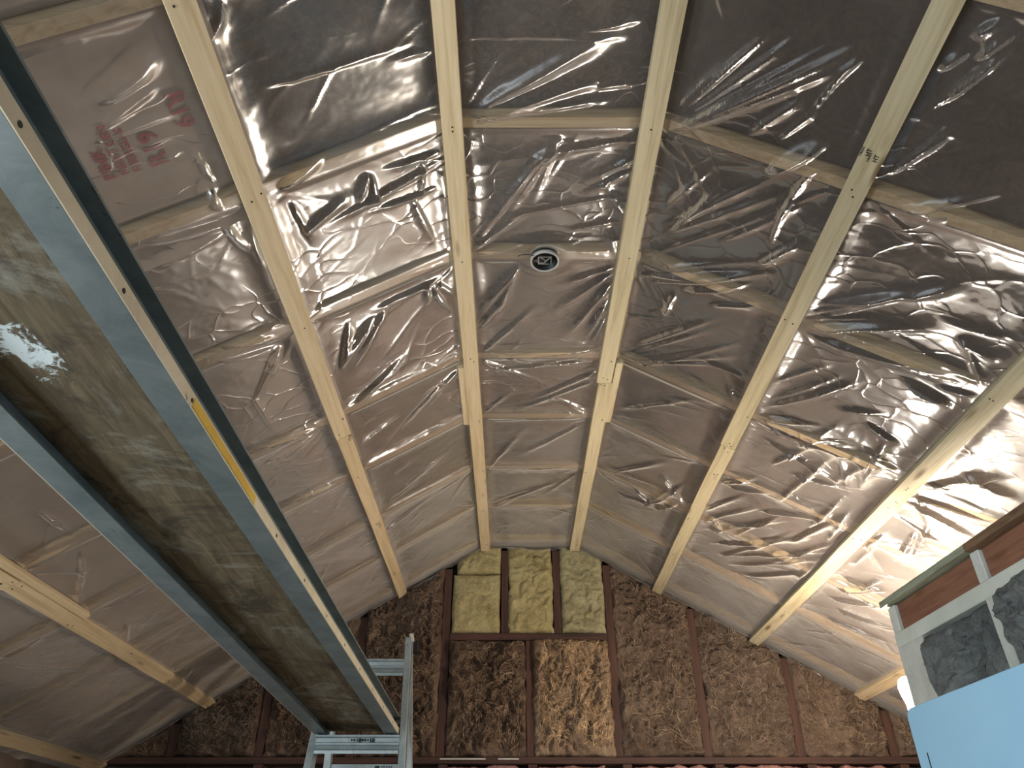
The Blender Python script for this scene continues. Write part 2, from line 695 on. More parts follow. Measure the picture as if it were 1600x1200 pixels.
wl = wall_with_windows('wall_left', 'y', XL, 0.12, YF - 0.12, YB + 0.12, -1.5, 0.42, WIN_LEFT, wall_mat)
wr = wall_with_windows('wall_right', 'y', XR + 0.12, 0.12, YF - 0.12, YB + 0.12, -1.5, 0.46, WIN_RIGHT, wall_mat)
wf = wall_with_windows('wall_front', 'x', YF, 0.12, XL - 0.1, XR + 0.1, -1.5, 0.85, WIN_FRONT, wall_mat)
# gable above the wall behind the photographer
MBg = MB()
xs = [XL - 0.1, FL, FR, XR + 0.1]
top = [zc(x) + 0.1 for x in xs]
MBg.add([(x, YF, 0.30) for x in xs] + [(x, YF, t) for x, t in zip(xs, top)] + [(x, YF - 0.11, 0.30) for x in xs] + [(x, YF - 0.11, t) for x, t in zip(xs, top)],
        [(i, i + 1, 5 + i, 4 + i) for i in range(3)] + [(8 + i, 12 + i, 13 + i, 9 + i) for i in range(3)])
MBg.build('gable', wall_mat, wf)

nwin = 0
for side, (a, b, c, d) in [(XL, w) for w in WIN_LEFT] + [(XR + 0.11, w) for w in WIN_RIGHT]:
    nwin += 1
    q = MB()
    for y0, y1, z0, z1 in ((a, a + 0.05, c, d), (b - 0.05, b, c, d), (a, b, c, c + 0.05), (a, b, d - 0.05, d), ((a + b) / 2 - 0.02, (a + b) / 2 + 0.02, c, d)):
        q.box(side - 0.08, side - 0.03, y0, y1, z0, z1)
    w = structure(q.build('window_%d' % nwin, M['white_paint']))
    MB().box(side - 0.057, side - 0.053, a, b, c, d).build('pane', M['glass'], w)
for (a, b, c, d) in WIN_FRONT:
    nwin += 1
    q = MB()
    for x0, x1, z0, z1 in ((a, a + 0.05, c, d), (b - 0.05, b, c, d), (a, b, c, c + 0.05), (a, b, d - 0.05, d), ((a + b) / 2 - 0.02, (a + b) / 2 + 0.02, c, d)):
        q.box(x0, x1, YF - 0.08, YF - 0.03, z0, z1)
    w = structure(q.build('window_%d' % nwin, M['white_paint']))
    MB().box(a, b, YF - 0.057, YF - 0.053, c, d).build('pane', M['glass'], w)

# ---- roof: decking above, rafters and batts below it
RAFT = [-2.3, -1.87, -1.45, -1.03, -0.61, -0.19, 0.22, 0.64, 1.06, 1.485, 1.945, 2.318, 2.715, 3.09, 3.50]
RW = 0.027
S0, S1 = s_of_x(XL - 0.05), s_of_x(XR + 0.05)
db = MB()
prof_s = [S0 - 0.1, 0, WF, S1 + 0.1]
ring = []
for yy in (YF - 0.15, YB + 0.2):
    for hh in (-0.165, -0.19):
        ring.append([ceil_pts(s, yy, hh) for s in prof_s])
V = [p for r_ in ring for p in r_]
Fd = []
for i in range(3):
    Fd += [(i, i + 1, 8 + i + 1, 8 + i), (4 + i, 12 + i, 12 + i + 1, 4 + i + 1), (i, 4 + i, 4 + i + 1, i + 1), (8 + i, 8 + i + 1, 12 + i + 1, 12 + i)]
Fd += [(0, 8, 12, 4), (3, 7, 15, 11)]
ceiling = structure(mk('ceiling', V, Fd, M['deck']))

for ry in RAFT:
    for (sa, sb) in ((S0, 0.0), (0.0, WF), (WF, S1)):
        pa = [ceil_pts(s, y, h) for h in (0.0, -0.14) for s, y in ((sa, ry - RW / 2), (sb, ry - RW / 2), (sb, ry + RW / 2), (sa, ry + RW / 2))]
        MB().hexa(pa).build('rafter', M['rafter'], ceiling)

rng = np.random.default_rng(11)
random.seed(5)
BATT = {}
for bi in range(5, len(RAFT) - 1):
    ya, yb = RAFT[bi] + RW / 2 + 0.002, RAFT[bi + 1] - RW / 2 - 0.002
    for sec, (sa, sb) in enumerate(((S0, -0.004), (0.004, WF - 0.004), (WF + 0.004, S1))):
        ns, ny = max(12, int((sb - sa) / 0.02)), 26
        s = np.linspace(sa, sb, ns)[:, None] * np.ones((1, ny))
        y = np.linspace(ya, yb, ny)[None, :] * np.ones((ns, 1))
        ed = np.minimum(y - ya, yb - y)
        seam = ya + (yb - ya) * random.uniform(0.4, 0.6) + 0.01 * (vnoise(s * 3, s * 0 + bi, 3) - 0.5)
        step = 1 / (1 + np.exp(-(y - seam) / 0.002))
        if sec == 0:
            # smooth kraft paper low on the slope, rough towards the ridge
            ruff = np.clip((s + 0.55) / 0.15, 0, 1)
        else:
            ruff = np.ones_like(s) * (0.9 if sec == 1 else 0.55)
        h = -0.019 + 0.004 * step - 0.012 * np.exp(-ed / 0.008)
        h = h + (fbm(s * 9, y * 9, bi * 7 + sec, 4) - 0.5) * (0.004 + 0.016 * ruff) - 0.005 * ruff
        P = ceil_pts(s, y, h)
        Q = ceil_pts(s, y, np.full_like(s, -0.135))
        if sec == 0:
            for part, (i0, i1) in enumerate(((0, int(ns * (1 - 0.42 / (sb - sa)))), (int(ns * (1 - 0.42 / (sb - sa))), ns - 1))):
                o = slab_mesh(P[i0:i1 + 1], Q[i0:i1 + 1], 'insulation_batt', M['kraft'] if part == 0 else M['batt_grey'], ceiling)
                BATT[(bi, part)] = o
        else:
            BATT[(bi, sec + 1)] = slab_mesh(P, Q, 'insulation_batt', M['batt_grey'] if sec == 1 else M['batt_brown'], ceiling)


# print on the kraft facing
def print_on_batt(txt, px, py, flip, size, parent, mat=None):
    s, y = pix_s(px, py)
    p = ceil_pts(s, y, -0.0115)
    down = np.array([CL, 0, SL])               # towards the ridge
    rd = np.array([0, -1.0, 0]) if not flip else np.array([0, 1.0, 0])
    up = -down if not flip else down
    text_mesh(txt, 'printed_lettering', mat or M['ink_red'], p, rd, up, size, parent)


pb = BATT[(7, 0)]
print_on_batt('PINK', 186, 283, False, 0.030, pb)
print_on_batt('NEXT GEN', 206, 276, False, 0.022, pb)
print_on_batt('FIBERGLAS', 225, 271, False, 0.020, pb)
print_on_batt('R19', 268, 259, False, 0.047, pb)
print_on_batt('R19', 258, 153, True, 0.047, pb)

# ---- the plastic sheet
BAT_X = {'A': -0.538, 'Ah': -0.95, 'G': -1.363, 'H': -1.775, 'B': -0.130, 'C': 0.312, 'D': 0.713, 'E': 1.145, 'F': 1.577, 'I': 2.005}
BW = 0.047
BAT_S = {k: s_of_x(v) for k, v in BAT_X.items()}
order = sorted(BAT_S.values())

yrow = np.concatenate([np.arange(YF, 0.4, 0.06), np.arange(0.4, 3.592, 0.0050), [3.592]])
scol = np.arange(S0 + 0.03, S1 - 0.03, 0.0050)
SS, YY = np.meshgrid(scol, yrow, indexing='ij')
HH = np.zeros_like(SS)


def ridge(s0, y0, s1, y1, w, a, bow=0.0, sharp=1.0, taper0=0.25, taper1=0.55):
    """a fold of the film from one point to another: height a, half width w"""
    global HH
    pad = w * 9 + abs(bow)
    i0, i1 = np.searchsorted(scol, [min(s0, s1) - pad, max(s0, s1) + pad])
    j0, j1 = np.searchsorted(yrow, [min(y0, y1) - pad, max(y0, y1) + pad])
    if i1 <= i0 or j1 <= j0:
        return
    s, y = SS[i0:i1, j0:j1], YY[i0:i1, j0:j1]
    L = math.hypot(s1 - s0, y1 - y0) + 1e-6
    ux, uy = (s1 - s0) / L, (y1 - y0) / L
    t = ((s - s0) * ux + (y - y0) * uy) / L
    d = (s - s0) * (-uy) + (y - y0) * ux - bow * 4 * np.clip(t, 0, 1) * (1 - np.clip(t, 0, 1))
    m = np.clip(t / taper0, 0, 1) * np.clip((1 - t) / taper1, 0, 1)
    m = m * m * (3 - 2 * m)
    ww = w * (0.35 + 0.65 * np.clip(t, 0, 1))
    k1, k2 = (0.75, 2.6) if (s0 * 7.3 + y0 * 3.1) % 1.0 > 0.4 else (2.6, 0.75)
    dn_ = np.where(d > 0, d / (ww * k1), -d / (ww * k2))
    pr = 1 / (1 + dn_ ** 2) ** 1.6 if sharp > 0.5 else np.exp(-(d / (1.4 * ww)) ** 2)
    HH[i0:i1, j0:j1] += 0.85 * a * m * pr


def pridge(x0, y0, x1, y1, w, a, bow=0.0, sharp=1.0, **kw):
    p, q = pix_s(x0, y0), pix_s(x1, y1)
    ridge(p[0], p[1], q[0], q[1], w, a * 1.5, bow, sharp, **kw)


# broad slack of the film between the battens, held at each rafter
def smooth01(x):
    x = np.clip(x, 0, 1)
    return x * x * (3 - 2 * x)


dist_b = np.min(np.abs(SS[None] - np.array(order)[:, None, None]), axis=0)
ra = np.array(RAFT)
dist_r = np.min(np.abs(YY[None] - ra[:, None, None]), axis=0)
big = fbm(SS * 3.2, YY * 3.2, 40, 3)
HH += 0.012 * (big - 0.45) * smooth01(dist_r / 0.12)
# diagonal drag
ang = 0.9
HH += 0.006 * (fbm(SS * 2.0 + YY * 2.0, (YY - SS) * 9, 60, 3) - 0.5) * smooth01(dist_r / 0.05)

# folds read off the photograph (in its pixels), laid on the ceiling surface
FOLDS = [
    # flat strip, above the first rafter
    (722, 186, 1032, 8, .020, .016, 0, 0), (730, 184, 1005, 108, .016, .012, 0, 0), (735, 188, 1000, 150, .014, .008, 0, 1),
    (900, 52, 1022, 28, .010, .008, 0, 1), (930, 140, 1000, 132, .008, .006, 0, 1), (712, 60, 1020, 62, .006, .006, 0, 1),
    # flat strip, first to second rafter
    (880, 203, 738, 385, .013, .011, 0, 1), (885, 205, 790, 345, .012, .010, 0, 1), (880, 208, 830, 330, .010, .007, 0, 1),
    (1005, 215, 725, 262, .010, .009, 0, 1), (1000, 240, 905, 290, .011, .011, 0, 1), (988, 262, 905, 310, .009, .010, 0, 1),
    (985, 305, 760, 350, .006, .006, 0, 1), (985, 350, 930, 260, .006, .007, 0, 1), (735, 392, 830, 330, .012, .010, 0, 1),
    (738, 398, 840, 372, .010, .008, 0.01, 1), (880, 365, 985, 345, .008, .007, 0, 1),
    # below the round box
    (968, 420, 850, 500, .012, .012, 0, 1), (965, 432, 875, 540, .012, .013, 0, 1), (962, 450, 905, 548, .010, .010, 0, 1),
    (968, 415, 860, 455, .010, .010, 0, 1), (960, 470, 915, 545, .009, .009, 0, 1), (820, 410, 740, 500, .014, .012, 0, 1),
    (815, 412, 765, 520, .012, .010, 0, 1), (742, 520, 800, 455, .012, .010, 0, 1), (745, 555, 850, 470, .010, .009, 0, 1),
    (945, 545, 742, 565, .009, .010, 0, 1), (945, 560, 745, 582, .007, .008, 0, 1), (940, 575, 800, 640, .012, .011, 0, 1),
    (938, 590, 770, 655, .012, .010, 0, 1), (748, 650, 820, 600, .010, .008, 0, 1), (930, 650, 752, 660, .006, .006, 0, 1),
    (915, 660, 800, 720, .012, .008, 0, 0), (755, 740, 830, 660, .012, .008, 0, 0), (760, 795, 895, 745, .010, .006, 0, 0),
    # between the third and fourth batten, top
    (1042, 206, 1425, 38, .015, .017, 0, 1), (1042, 200, 1320, 5, .009, .009, 0, 1), (1045, 196, 1215, 30, .006, .008, 0, 1),
    (1045, 204, 1390, 22, .006, .008, 0, 1), (1044, 190, 1260, 5, .005, .007, 0, 1), (1046, 208, 1440, 62, .007, .007, 0, 1),
    (1050, 180, 1165, 70, .007, .008, 0, 1), (1190, 275, 1318, 205, .015, .017, 0.01, 1), (1160, 215, 1290, 130, .010, .009, 0, 1),
    (1210, 225, 1300, 160, .009, .008, 0, 1), (1260, 190, 1385, 60, .006, .010, -0.01, 1), (1200, 395, 1320, 215, .006, .010, -.02, 1),
    (1020, 372, 1270, 285, .008, .009, 0, 1), (1030, 355, 1240, 262, .006, .009, 0, 1), (1035, 330, 1130, 250, .007, .009, 0, 1),
    (1045, 365, 1150, 270, .010, .012, 0, 1), (1110, 385, 1290, 305, .007, .009, 0, 1), (1015, 400, 1275, 315, .006, .008, 0, 1),
    (1180, 415, 1265, 370, .012, .014, 0, 1), (1010, 420, 1235, 410, .007, .008, 0, 1),
    # between the third and fourth batten, middle
    (985, 428, 1240, 424, .011, .012, 0.01, 1), (1000, 445, 1232, 428, .008, .010, 0, 1), (1035, 500, 1060, 450, .008, .012, 0, 1),
    (1060, 455, 1190, 440, .012, .014, 0.01, 1), (1100, 478, 1205, 475, .010, .012, 0, 1), (985, 545, 1150, 490, .009, .010, 0, 1),
    (980, 555, 1140, 510, .007, .008, 0, 1), (972, 562, 1175, 560, .011, .013, 0, 1), (975, 566, 1160, 575, .007, .009, 0, 1),
    (1000, 570, 1190, 530, .006, .008, 0, 1), (965, 640, 1100, 625, .010, .011, 0, 1), (1090, 560, 1180, 600, .009, .010, 0, 1),
    (950, 740, 1060, 720, .012, .009, 0, 0), (1000, 790, 1080, 750, .014, .016, 0.01, 1), (960, 770, 1050, 800, .010, .010, 0, 1),
    (1020, 800, 1075, 780, .012, .014, 0, 1),
    # between the fourth and fifth batten
    (1258, 515, 1500, 522, .016, .018, -.01, 1), (1270, 500, 1560, 428, .011, .011, 0, 1), (1262, 492, 1450, 452, .009, .010, 0, 1),
    (1270, 478, 1430, 462, .008, .009, 0, 1), (1400, 470, 1530, 442, .012, .013, 0, 1), (1465, 500, 1598, 540, .008, .014, 0, 1),
    (1250, 520, 1560, 585, .022, .018, .02, 0), (1490, 530, 1570, 575, .014, .015, 0, 1), (1190, 640, 1372, 594, .013, .016, 0, 1),
    (1200, 628, 1330, 585, .007, .009, 0, 1), (1200, 600, 1310, 570, .006, .008, 0, 1), (1185, 648, 1300, 672, .010, .012, 0, 1),
    (1180, 652, 1425, 742, .012, .016, .012, 1), (1185, 660, 1340, 700, .009, .010, 0, 1), (1400, 590, 1500, 650, .012, .014, 0, 1),
    (1410, 600, 1490, 640, .008, .010, 0, 1), (1460, 600, 1540, 620, .010, .014, 0, 1), (1180, 680, 1340, 775, .009, .011, 0, 1),
    (1230, 740, 1345, 775, .008, .010, 0, 1), (1340, 770, 1400, 660, .018, .014, 0, 1), (1300, 760, 1380, 700, .014, .013, 0, 1),
    (1130, 760, 1220, 770, .012, .014, .01, 1), (1210, 790, 1330, 690, .014, .012, 0, 1), (1120, 755, 1190, 745, .010, .012, 0, 1),
    # ripples beside the lamp
    (1090, 830, 1260, 812, .012, .014, 0, 1), (1100, 850, 1300, 838, .012, .015, .006, 1), (1110, 868, 1320, 862, .011, .014, .006, 1),
    (1130, 885, 1310, 872, .011, .014, .006, 1), (1090, 815, 1210, 790, .012, .013, 0, 1), (1150, 900, 1290, 890, .012, .014, .006, 1),
    (1180, 800, 1310, 815, .012, .014, -.006, 1), (1230, 850, 1330, 800, .012, .014, 0, 1), (1240, 905, 1300, 870, .010, .012, 0, 1),
    (1085, 800, 1180, 770, .009, .012, 0, 1), (1140, 840, 1240, 800, .008, .012, 0, 1), (1160, 860, 1250, 830, .007, .011, 0, 1), (1200, 880, 1320, 845, .009, .013, 0, 1),
    (1120, 870, 1200, 850, .007, .010, 0, 1), (1260, 830, 1330, 770, .010, .014, 0, 1), (1290, 850, 1335, 790, .009, .012, 0, 1), (1110, 800, 1150, 860, .010, .010, 0, 1),
    (1240, 700, 1320, 660, .012, .011, 0, 1), (1200, 730, 1290, 690, .010, .010, 0, 1), (1350, 660, 1410, 700, .012, .012, 0, 1), (1300, 640, 1400, 655, .009, .010, 0, 1),
    (1310, 700, 1330, 780, .016, .014, 0, 1), (1360, 700, 1345, 770, .014, .012, 0, 1), (990, 760, 1030, 800, .012, .014, 0, 1), (1030, 740, 1070, 790, .012, .014, 0, 1),
    # between the fifth and sixth batten
    (1410, 770, 1600, 830, .010, .016, 0, 1), (1405, 775, 1550, 860, .009, .015, 0, 1), (1440, 760, 1600, 745, .014, .014, 0, 1),
    (1500, 740, 1600, 790, .012, .016, 0, 1), (1390, 800, 1500, 870, .008, .010, 0, 1), (1430, 830, 1400, 880, .009, .012, 0, 1),
    (1450, 820, 1425, 875, .008, .011, 0, 1), (1320, 860, 1400, 830, .012, .012, 0, 1), (1300, 920, 1390, 925, .010, .014, .006, 1),
    (1290, 935, 1390, 950, .010, .014, .006, 1), (1300, 950, 1400, 985, .010, .015, .006, 1), (1280, 960, 1400, 1010, .010, .014, .004, 1),
    (1340, 920, 1385, 905, .010, .012, 0, 1), (1310, 900, 1390, 930, .010, .012, .006, 1), (1330, 885, 1372, 850, .010, .012, 0, 1),
    # right edge, top
    (1520, 100, 1600, 42, .010, .013, 0, 1), (1470, 170, 1600, 60, .006, .010, 0, 1), (1445, 180, 1600, 70, .005, .009, 0, 1),
    (1380, 280, 1520, 170, .006, .011, 0, 1), (1395, 270, 1510, 195, .005, .008, 0, 1), (1510, 60, 1590, 20, .014, .011, 0, 1),
    (1465, 112, 1530, 70, .010, .012, 0, 1), (1400, 325, 1490, 352, .012, .014, -.01, 1), (1420, 330, 1600, 300, .010, .009, 0, 1),
    # left of the flat strip
    (690, 236, 585, 272, .010, .010, 0, 1), (576, 268, 562, 332, .009, .013, 0, 1), (580, 268, 596, 335, .009, .012, 0, 1),
    (664, 238, 660, 320, .007, .009, 0, 1), (690, 292, 560, 340, .006, .010, 0, 1), (688, 250, 490, 368, .009, .012, 0, 1),
    (680, 75, 600, 100, .008, .009, 0, 1), (400, 145, 682, 62, .007, .009, 0, 1), (640, 300, 690, 400, .012, .010, 0, 1),
    (668, 440, 670, 480, .008, .013, 0, 1), (672, 442, 708, 495, .006, .012, 0, 1), (680, 440, 718, 462, .006, .010, 0, 1),
    (612, 470, 540, 600, .016, .013, 0, 1), (590, 490, 520, 590, .014, .012, 0, 1), (545, 500, 530, 600, .014, .011, 0, 1),
    (640, 560, 550, 640, .010, .010, 0, 1), (545, 640, 650, 540, .010, .009, 0, 1), (700, 430, 560, 500, .012, .010, 0, 0),
    (720, 575, 680, 620, .010, .010, 0, 1), (700, 590, 600, 700, .010, .008, 0, 1), (560, 700, 640, 640, .010, .008, 0, 1),
    (470, 370, 560, 300, .014, .010, 0, 0), (430, 300, 520, 230, .016, .012, 0, 0), (450, 310, 500, 400, .010, .010, 0, 1),
    (560, 860, 700, 760, .012, .008, 0, 0), (600, 790, 720, 690, .010, .008, 0, 1),
    # left of the first batten
    (140, 170, 262, 45, .018, .013, .02, 0), (255, 130, 130, 225, .012, .008, 0, 0), (330, 285, 352, 335, .007, .012, .006, 1),
    (300, 230, 345, 300, .006, .010, 0, 1), (345, 340, 400, 400, .009, .013, .008, 1), (385, 345, 412, 425, .007, .012, 0, 1),
    (130, 232, 312, 168, .005, .006, 0, 1), (215, 385, 400, 338, .008, .009, 0, 1), (240, 425, 395, 345, .012, .010, 0, 1),
    (330, 545, 465, 525, .010, .009, 0, 1), (440, 540, 425, 600, .009, .010, 0, 1), (436, 540, 395, 640, .008, .008, 0, 1),
    (330, 570, 460, 540, .010, .010, 0, 0), (400, 705, 520, 660, .007, .011, 0, 1), (410, 730, 510, 665, .012, .012, 0, 1),
    (445, 790, 550, 745, .007, .008, 0, 1), (395, 620, 430, 680, .006, .006, 0, 1), (300, 60, 330, 10, .010, .010, 0, 1),
    (320, 70, 345, 0, .008, .012, .006, 1),
    # below the plank
    (25, 888, 80, 950, .008, .013, 0, 1), (128, 850, 118, 965, .008, .014, -.01, 1), (163, 972, 192, 1026, .008, .013, 0, 1),
    (200, 968, 199, 1026, .009, .014, .004, 1), (55, 800, 118, 842, .006, .011, 0, 1), (15, 900, 140, 838, .010, .010, 0, 1),
    (0, 1150, 30, 1158, .008, .012, 0, 1), (0, 1040, 180, 1050, .012, .006, 0, 0), (90, 975, 130, 970, .010, .012, 0, 1),
    (200, 1030, 300, 980, .010, .009, 0, 1), (130, 1148, 240, 1080, .006, .008, 0, 1), (0, 1030, 70, 995, .010, .009, 0, 1),
    (160, 955, 235, 920, .006, .008, 0, 1),
]
for fo in FOLDS:
    pridge(*fo)

# more folds of the same kind: fans from where the film is stapled, and crinkles
rr = random.Random(77)
for bs in order:
    for ry in RAFT[6:]:
        left_part = bs < BAT_S['A'] + 0.01
        n = rr.randint(1, 2) if left_part else rr.randint(3, 5)
        for k in range(n):
            side = rr.choice((-1, 1))
            an = rr.uniform(-1.2, 1.2)
            L = rr.uniform(0.14, 0.38)
            ridge(bs + side * 0.02, ry + rr.uniform(-.03, .03), bs + side * (0.02 + L * math.cos(an)), ry + L * math.sin(an),
                  rr.uniform(.004, .011), rr.uniform(.003, .008) * (0.55 if left_part else 1), rr.uniform(-.01, .01))
for k in range(300):
    s_, y_ = rr.uniform(S0, S1), rr.uniform(0.5, 3.45)
    if s_ < BAT_S['A'] and rr.random() < 0.6:
        continue
    an = rr.gauss(-0.65, 0.35)
    if s_ > WF:
        an = rr.gauss(-0.40, 0.30)
    elif s_ > 0:
        an = rr.gauss(-0.5, 0.4)
    L = rr.uniform(0.12, 0.40)
    ridge(s_, y_, s_ + L * math.cos(an), y_ + L * math.sin(an), rr.uniform(.003, .007), rr.uniform(.0012, .005), rr.uniform(-.006, .006))
for k in range(520):
    s_, y_ = rr.uniform(S0, S1), rr.uniform(0.6, 3.3)
    if s_ < BAT_S['A'] and rr.random() < 0.5:
        continue
    an = rr.gauss(-0.6 if s_ < WF else -0.4, 0.5)
    L = rr.uniform(0.06, 0.26)
    ridge(s_, y_, s_ + L * math.cos(an), y_ + L * math.sin(an), rr.uniform(.0018, .0035), rr.uniform(.0008, .0028), rr.uniform(-.004, .004))
# crinkled patches
patch = smooth01((fbm(SS * 2.6, YY * 2.6, 91, 3) - 0.45) / 0.2)
wx = fbm(SS * 6, YY * 6, 8, 2)
HH += 0.0016 * patch * ridged(SS * 14 + wx * 3, YY * 20 - wx * 3, 21, 2)
HH += 0.0005 * ridged(SS * 40 + wx * 5, YY * 34, 33, 2)

mask = 0.06 + 0.94 * smooth01((dist_b - BW / 2) / 0.03)
mask *= smooth01((3.592 - YY) / 0.30) * 0.88 + 0.12
dist_w = np.abs(dist_r + 0.022 * (fbm(SS * 4.0, YY * 3, 77, 3) - 0.5)) + 0.02 * (fbm(SS * 2.2, YY * 2, 78, 2) - 0.4)
HH = HH - 0.004 - 0.009 * smooth01(dist_w / 0.08) * smooth01((dist_b - BW / 2) / 0.06)
HH = np.where(HH < 0, -0.014 * np.tanh(-HH / 0.014), HH)
HH = np.where(HH > 0.02, 0.02 + 0.02 * np.tanh((HH - 0.02) / 0.02), HH) * mask + 0.0025
HH = np.maximum(HH, 0.0018 - 0.016 * smooth01((dist_r - 0.014) / 0.05))
BX_S, BX_Y = pix_s(851, 402)
rbox = np.hypot(SS - BX_S, YY - BX_Y)
HH = 0.003 + (HH - 0.003) * smooth01((rbox - 0.045) / 0.05)
PP = ceil_pts(SS, YY, HH)
gi = np.arange(SS.size).reshape(SS.shape)
gf = np.stack([gi[:-1, :-1], gi[1:, :-1], gi[1:, 1:], gi[:-1, 1:]], -1).reshape(-1, 4)
gf = gf[rbox.ravel()[gf[:, 0]] > 0.036]          # the hole cut for the round box
plastic = mk('plastic_sheet', PP.reshape(-1, 3), gf, M['plastic'], None, True)
# the loose edge of the film turned down on the gable wall
es = np.arange(S0 + 0.06, S1 - 0.06, 0.012)
et = np.linspace(0, 1, 6)
ES, ET = np.meshgrid(es, et, indexing='ij')
el = 0.010 + 0.030 * fbm(es * 7, es * 0, 5, 4)[:, None] ** 2
ey = 3.592 - 0.012 * np.sin(ET * 3.0) - 0.02 * (fbm(ES * 20, ET * 2, 9, 2) - 0.4) * ET - 0.03 * ET
PE = ceil_pts(ES, ey, 0.003 + 0 * ES)
PE[..., 2] -= el * ET
grid_mesh(PE, 'turned_edge', M['plastic'], plastic)
tag(plastic, 'clear wrinkled plastic vapour barrier sheet stretched across the whole sloped ceiling', 'plastic sheet')


# ================================================================== BATTENS
def batten(key, label, joints, y0=-2.4, y1=3.585, mat='batten', scabs=(), name='ceiling_batten'):
    s = BAT_S[key]
    p0 = ceil_pts(s, y1, 0.012)
    root = thing(name, label, 'batten', p0, 'strapping battens across the ceiling')
    ys = [y0] + list(joints) + [y1]
    rr = random.Random(hash(key) % 1000 if False else sum(map(ord, key)))
    sec = -1 if s < 0.03 and key not in ('B',) else (1 if s > WF and key != 'C' else 0)
    ax = np.array([CL, 0, SL]) if sec < 0 else (np.array([CR, 0, -SR]) if sec > 0 else np.array([1, 0, 0]))
    nz = np.array([SL, 0, -CL]) if sec < 0 else (np.array([-SR, 0, -CR]) if sec > 0 else np.array([0, 0, -1]))
    base = ceil_pts(s, 0, 0.0)
    n_mb = MB()
    for k in range(len(ys) - 1):
        off = rr.uniform(-.003, .003)
        wob = rr.uniform(-.004, .004)
        a, b = ys[k] + 0.001, ys[k + 1] - 0.001
        t = 0.019
        w = BW / 2 + rr.uniform(-.001, .001)
        N = 12
        mb = MB()
        vs = []
        for i in range(N + 1):
            u = i / N
            yy = a + (b - a) * u
            o2 = off + wob * math.sin(math.pi * u) + 0.0008 * math.sin(17 * u + k)
            c = base + np.array([0, yy, 0])
            for (da, dn) in ((-w, 0.003), (w, 0.003), (w, 0.003 + t), (-w, 0.003 + t)):
                vs.append(c + ax * (da + o2) + nz * dn)
        fs = []
        for i in range(N):
            for e in range(4):
                fs.append((i * 4 + e, i * 4 + (e + 1) % 4, i * 4 + 4 + (e + 1) % 4, i * 4 + 4 + e))
        fs += [(3, 2, 1, 0), tuple(N * 4 + q for q in range(4))]
        mb.add(vs, fs)
        mb.build('board', M[mat], root)
        # nails at the rafters and at the ends
        for ry in [q for q in RAFT if a + 0.02 < q < b - 0.02] + [a + 0.02, b - 0.02]:
            for _ in range(rr.randint(1, 2)):
                c = base + np.array([0, ry + rr.uniform(-.012, .012), 0]) + ax * rr.uniform(-.015, .015) + nz * (0.0035 + t)
                n_mb.lathe([(0.0001, -.001), (0.0022, -.001), (0.0022, .0006), (0.0001, .0008)], c, nz, 6)
    nl = n_mb.build('nail_heads', M['metal_dark'], root)
    nl['kind'] = 'stuff'
    for (ya, yb, side) in scabs:
        c = base + np.array([0, (ya + yb) / 2, 0]) + ax * side * (BW / 2 + 0.0125) + nz * 0.0115
        MB().obox(c, ax, (0, 1, 0), nz, 0.011, (yb - ya) / 2, 0.0085).build('splice_block', M[mat], root, bevel=0.001)
    return root, base, ax, nz


def yof(px, py):
    return float(pix_s(px, py)[1])


batten('A', 'long pale batten beside the plank, from the top left down to dark brown batts', [yof(540, 672)])
batten('B', 'pale batten along the left edge of the flat ceiling strip with round box', [], scabs=[(yof(722, 570), yof(728, 660), -1)])
batten('C', 'pale batten along the right edge of the flat ceiling strip', [yof(945, 590)], mat='batten_daylit', scabs=[(yof(960, 560), yof(948, 655), 1)])
rD, baseD, axD, nzD = batten('D', 'pale batten stamped HT in black, running to the top right corner', [yof(1138, 690)], mat='batten_daylit')
batten('E', 'pale batten to the left of the raised loft edge, meeting the right border', [yof(1400, 782)], mat='batten_daylit')
batten('F', 'short stretch of batten showing behind the lit bulb', [1.9], mat='batten')
batten('G', 'batten seen below the plank at the left, with a splice block on it', [yof(95, 975) - 0.35], scabs=[(1.2, yof(98, 975), 1)])
batten('H', 'lowest batten in the bottom left corner of the ceiling', [1.3])
batten('Ah', 'batten hidden above the scaffold plank', [1.6])

# stamp on batten D
sD, yD = pix_s(1369, 238)
c0 = baseD + np.array([0, 0, 0]) + nzD * 0.0226
rdir = np.array([0, -1.0, 0])
for (txt, da, py, size) in (('HT', 0.002, 237, 0.013), ('HT', 0.019, 243, 0.013), ('S-8mDS', -0.013, 240, 0.0068), ('S-8mDS', 0.0045, 246, 0.0068)):
    yy = pix_s(1369, py)[1]
    text_mesh(txt, 'grade_stamp', M['ink_black'], c0 + axD * (da - 0.002) + np.array([0, yy, 0]), rdir, -axD, size, rD)

# ================================================================== ROUND BOX IN THE FLAT STRIP
bx_s, bx_y = pix_s(851, 402)
bc = ceil_pts(bx_s, bx_y, 0.006)
box = thing('ceiling_box', 'black round electrical box with pale rim poking through the plastic', 'electrical box', bc)
dn = (0, 0, -1)
MB().lathe([(0.0001, -0.005), (0.037, -0.005), (0.037, 0.010), (0.034, 0.010), (0.034, -0.003), (0.0001, -0.003)], bc, dn, 28).build('housing', M['black'], box, True)
MB().lathe([(0.0345, 0.002), (0.039, 0.002), (0.0395, 0.007), (0.039, 0.012), (0.036, 0.013), (0.0345, 0.010), (0.0345, 0.002)], bc, dn, 36).build('rim', M['white_plastic'], box, True)
q = MB()
zb = bc[2] - 0.006
fr_ = 0.017
for (a, b) in (((-1, -1), (1, -1)), ((1, -1), (1, 1)), ((-1, 1), (-1, -1)), ((-1, 1), (0.6, 1))):
    q.tube([(bc[0] + a[0] * fr_, bc[1] + a[1] * fr_ * 0.8, zb), (bc[0] + b[0] * fr_, bc[1] + b[1] * fr_ * 0.8, zb)], 0.0014, 6)
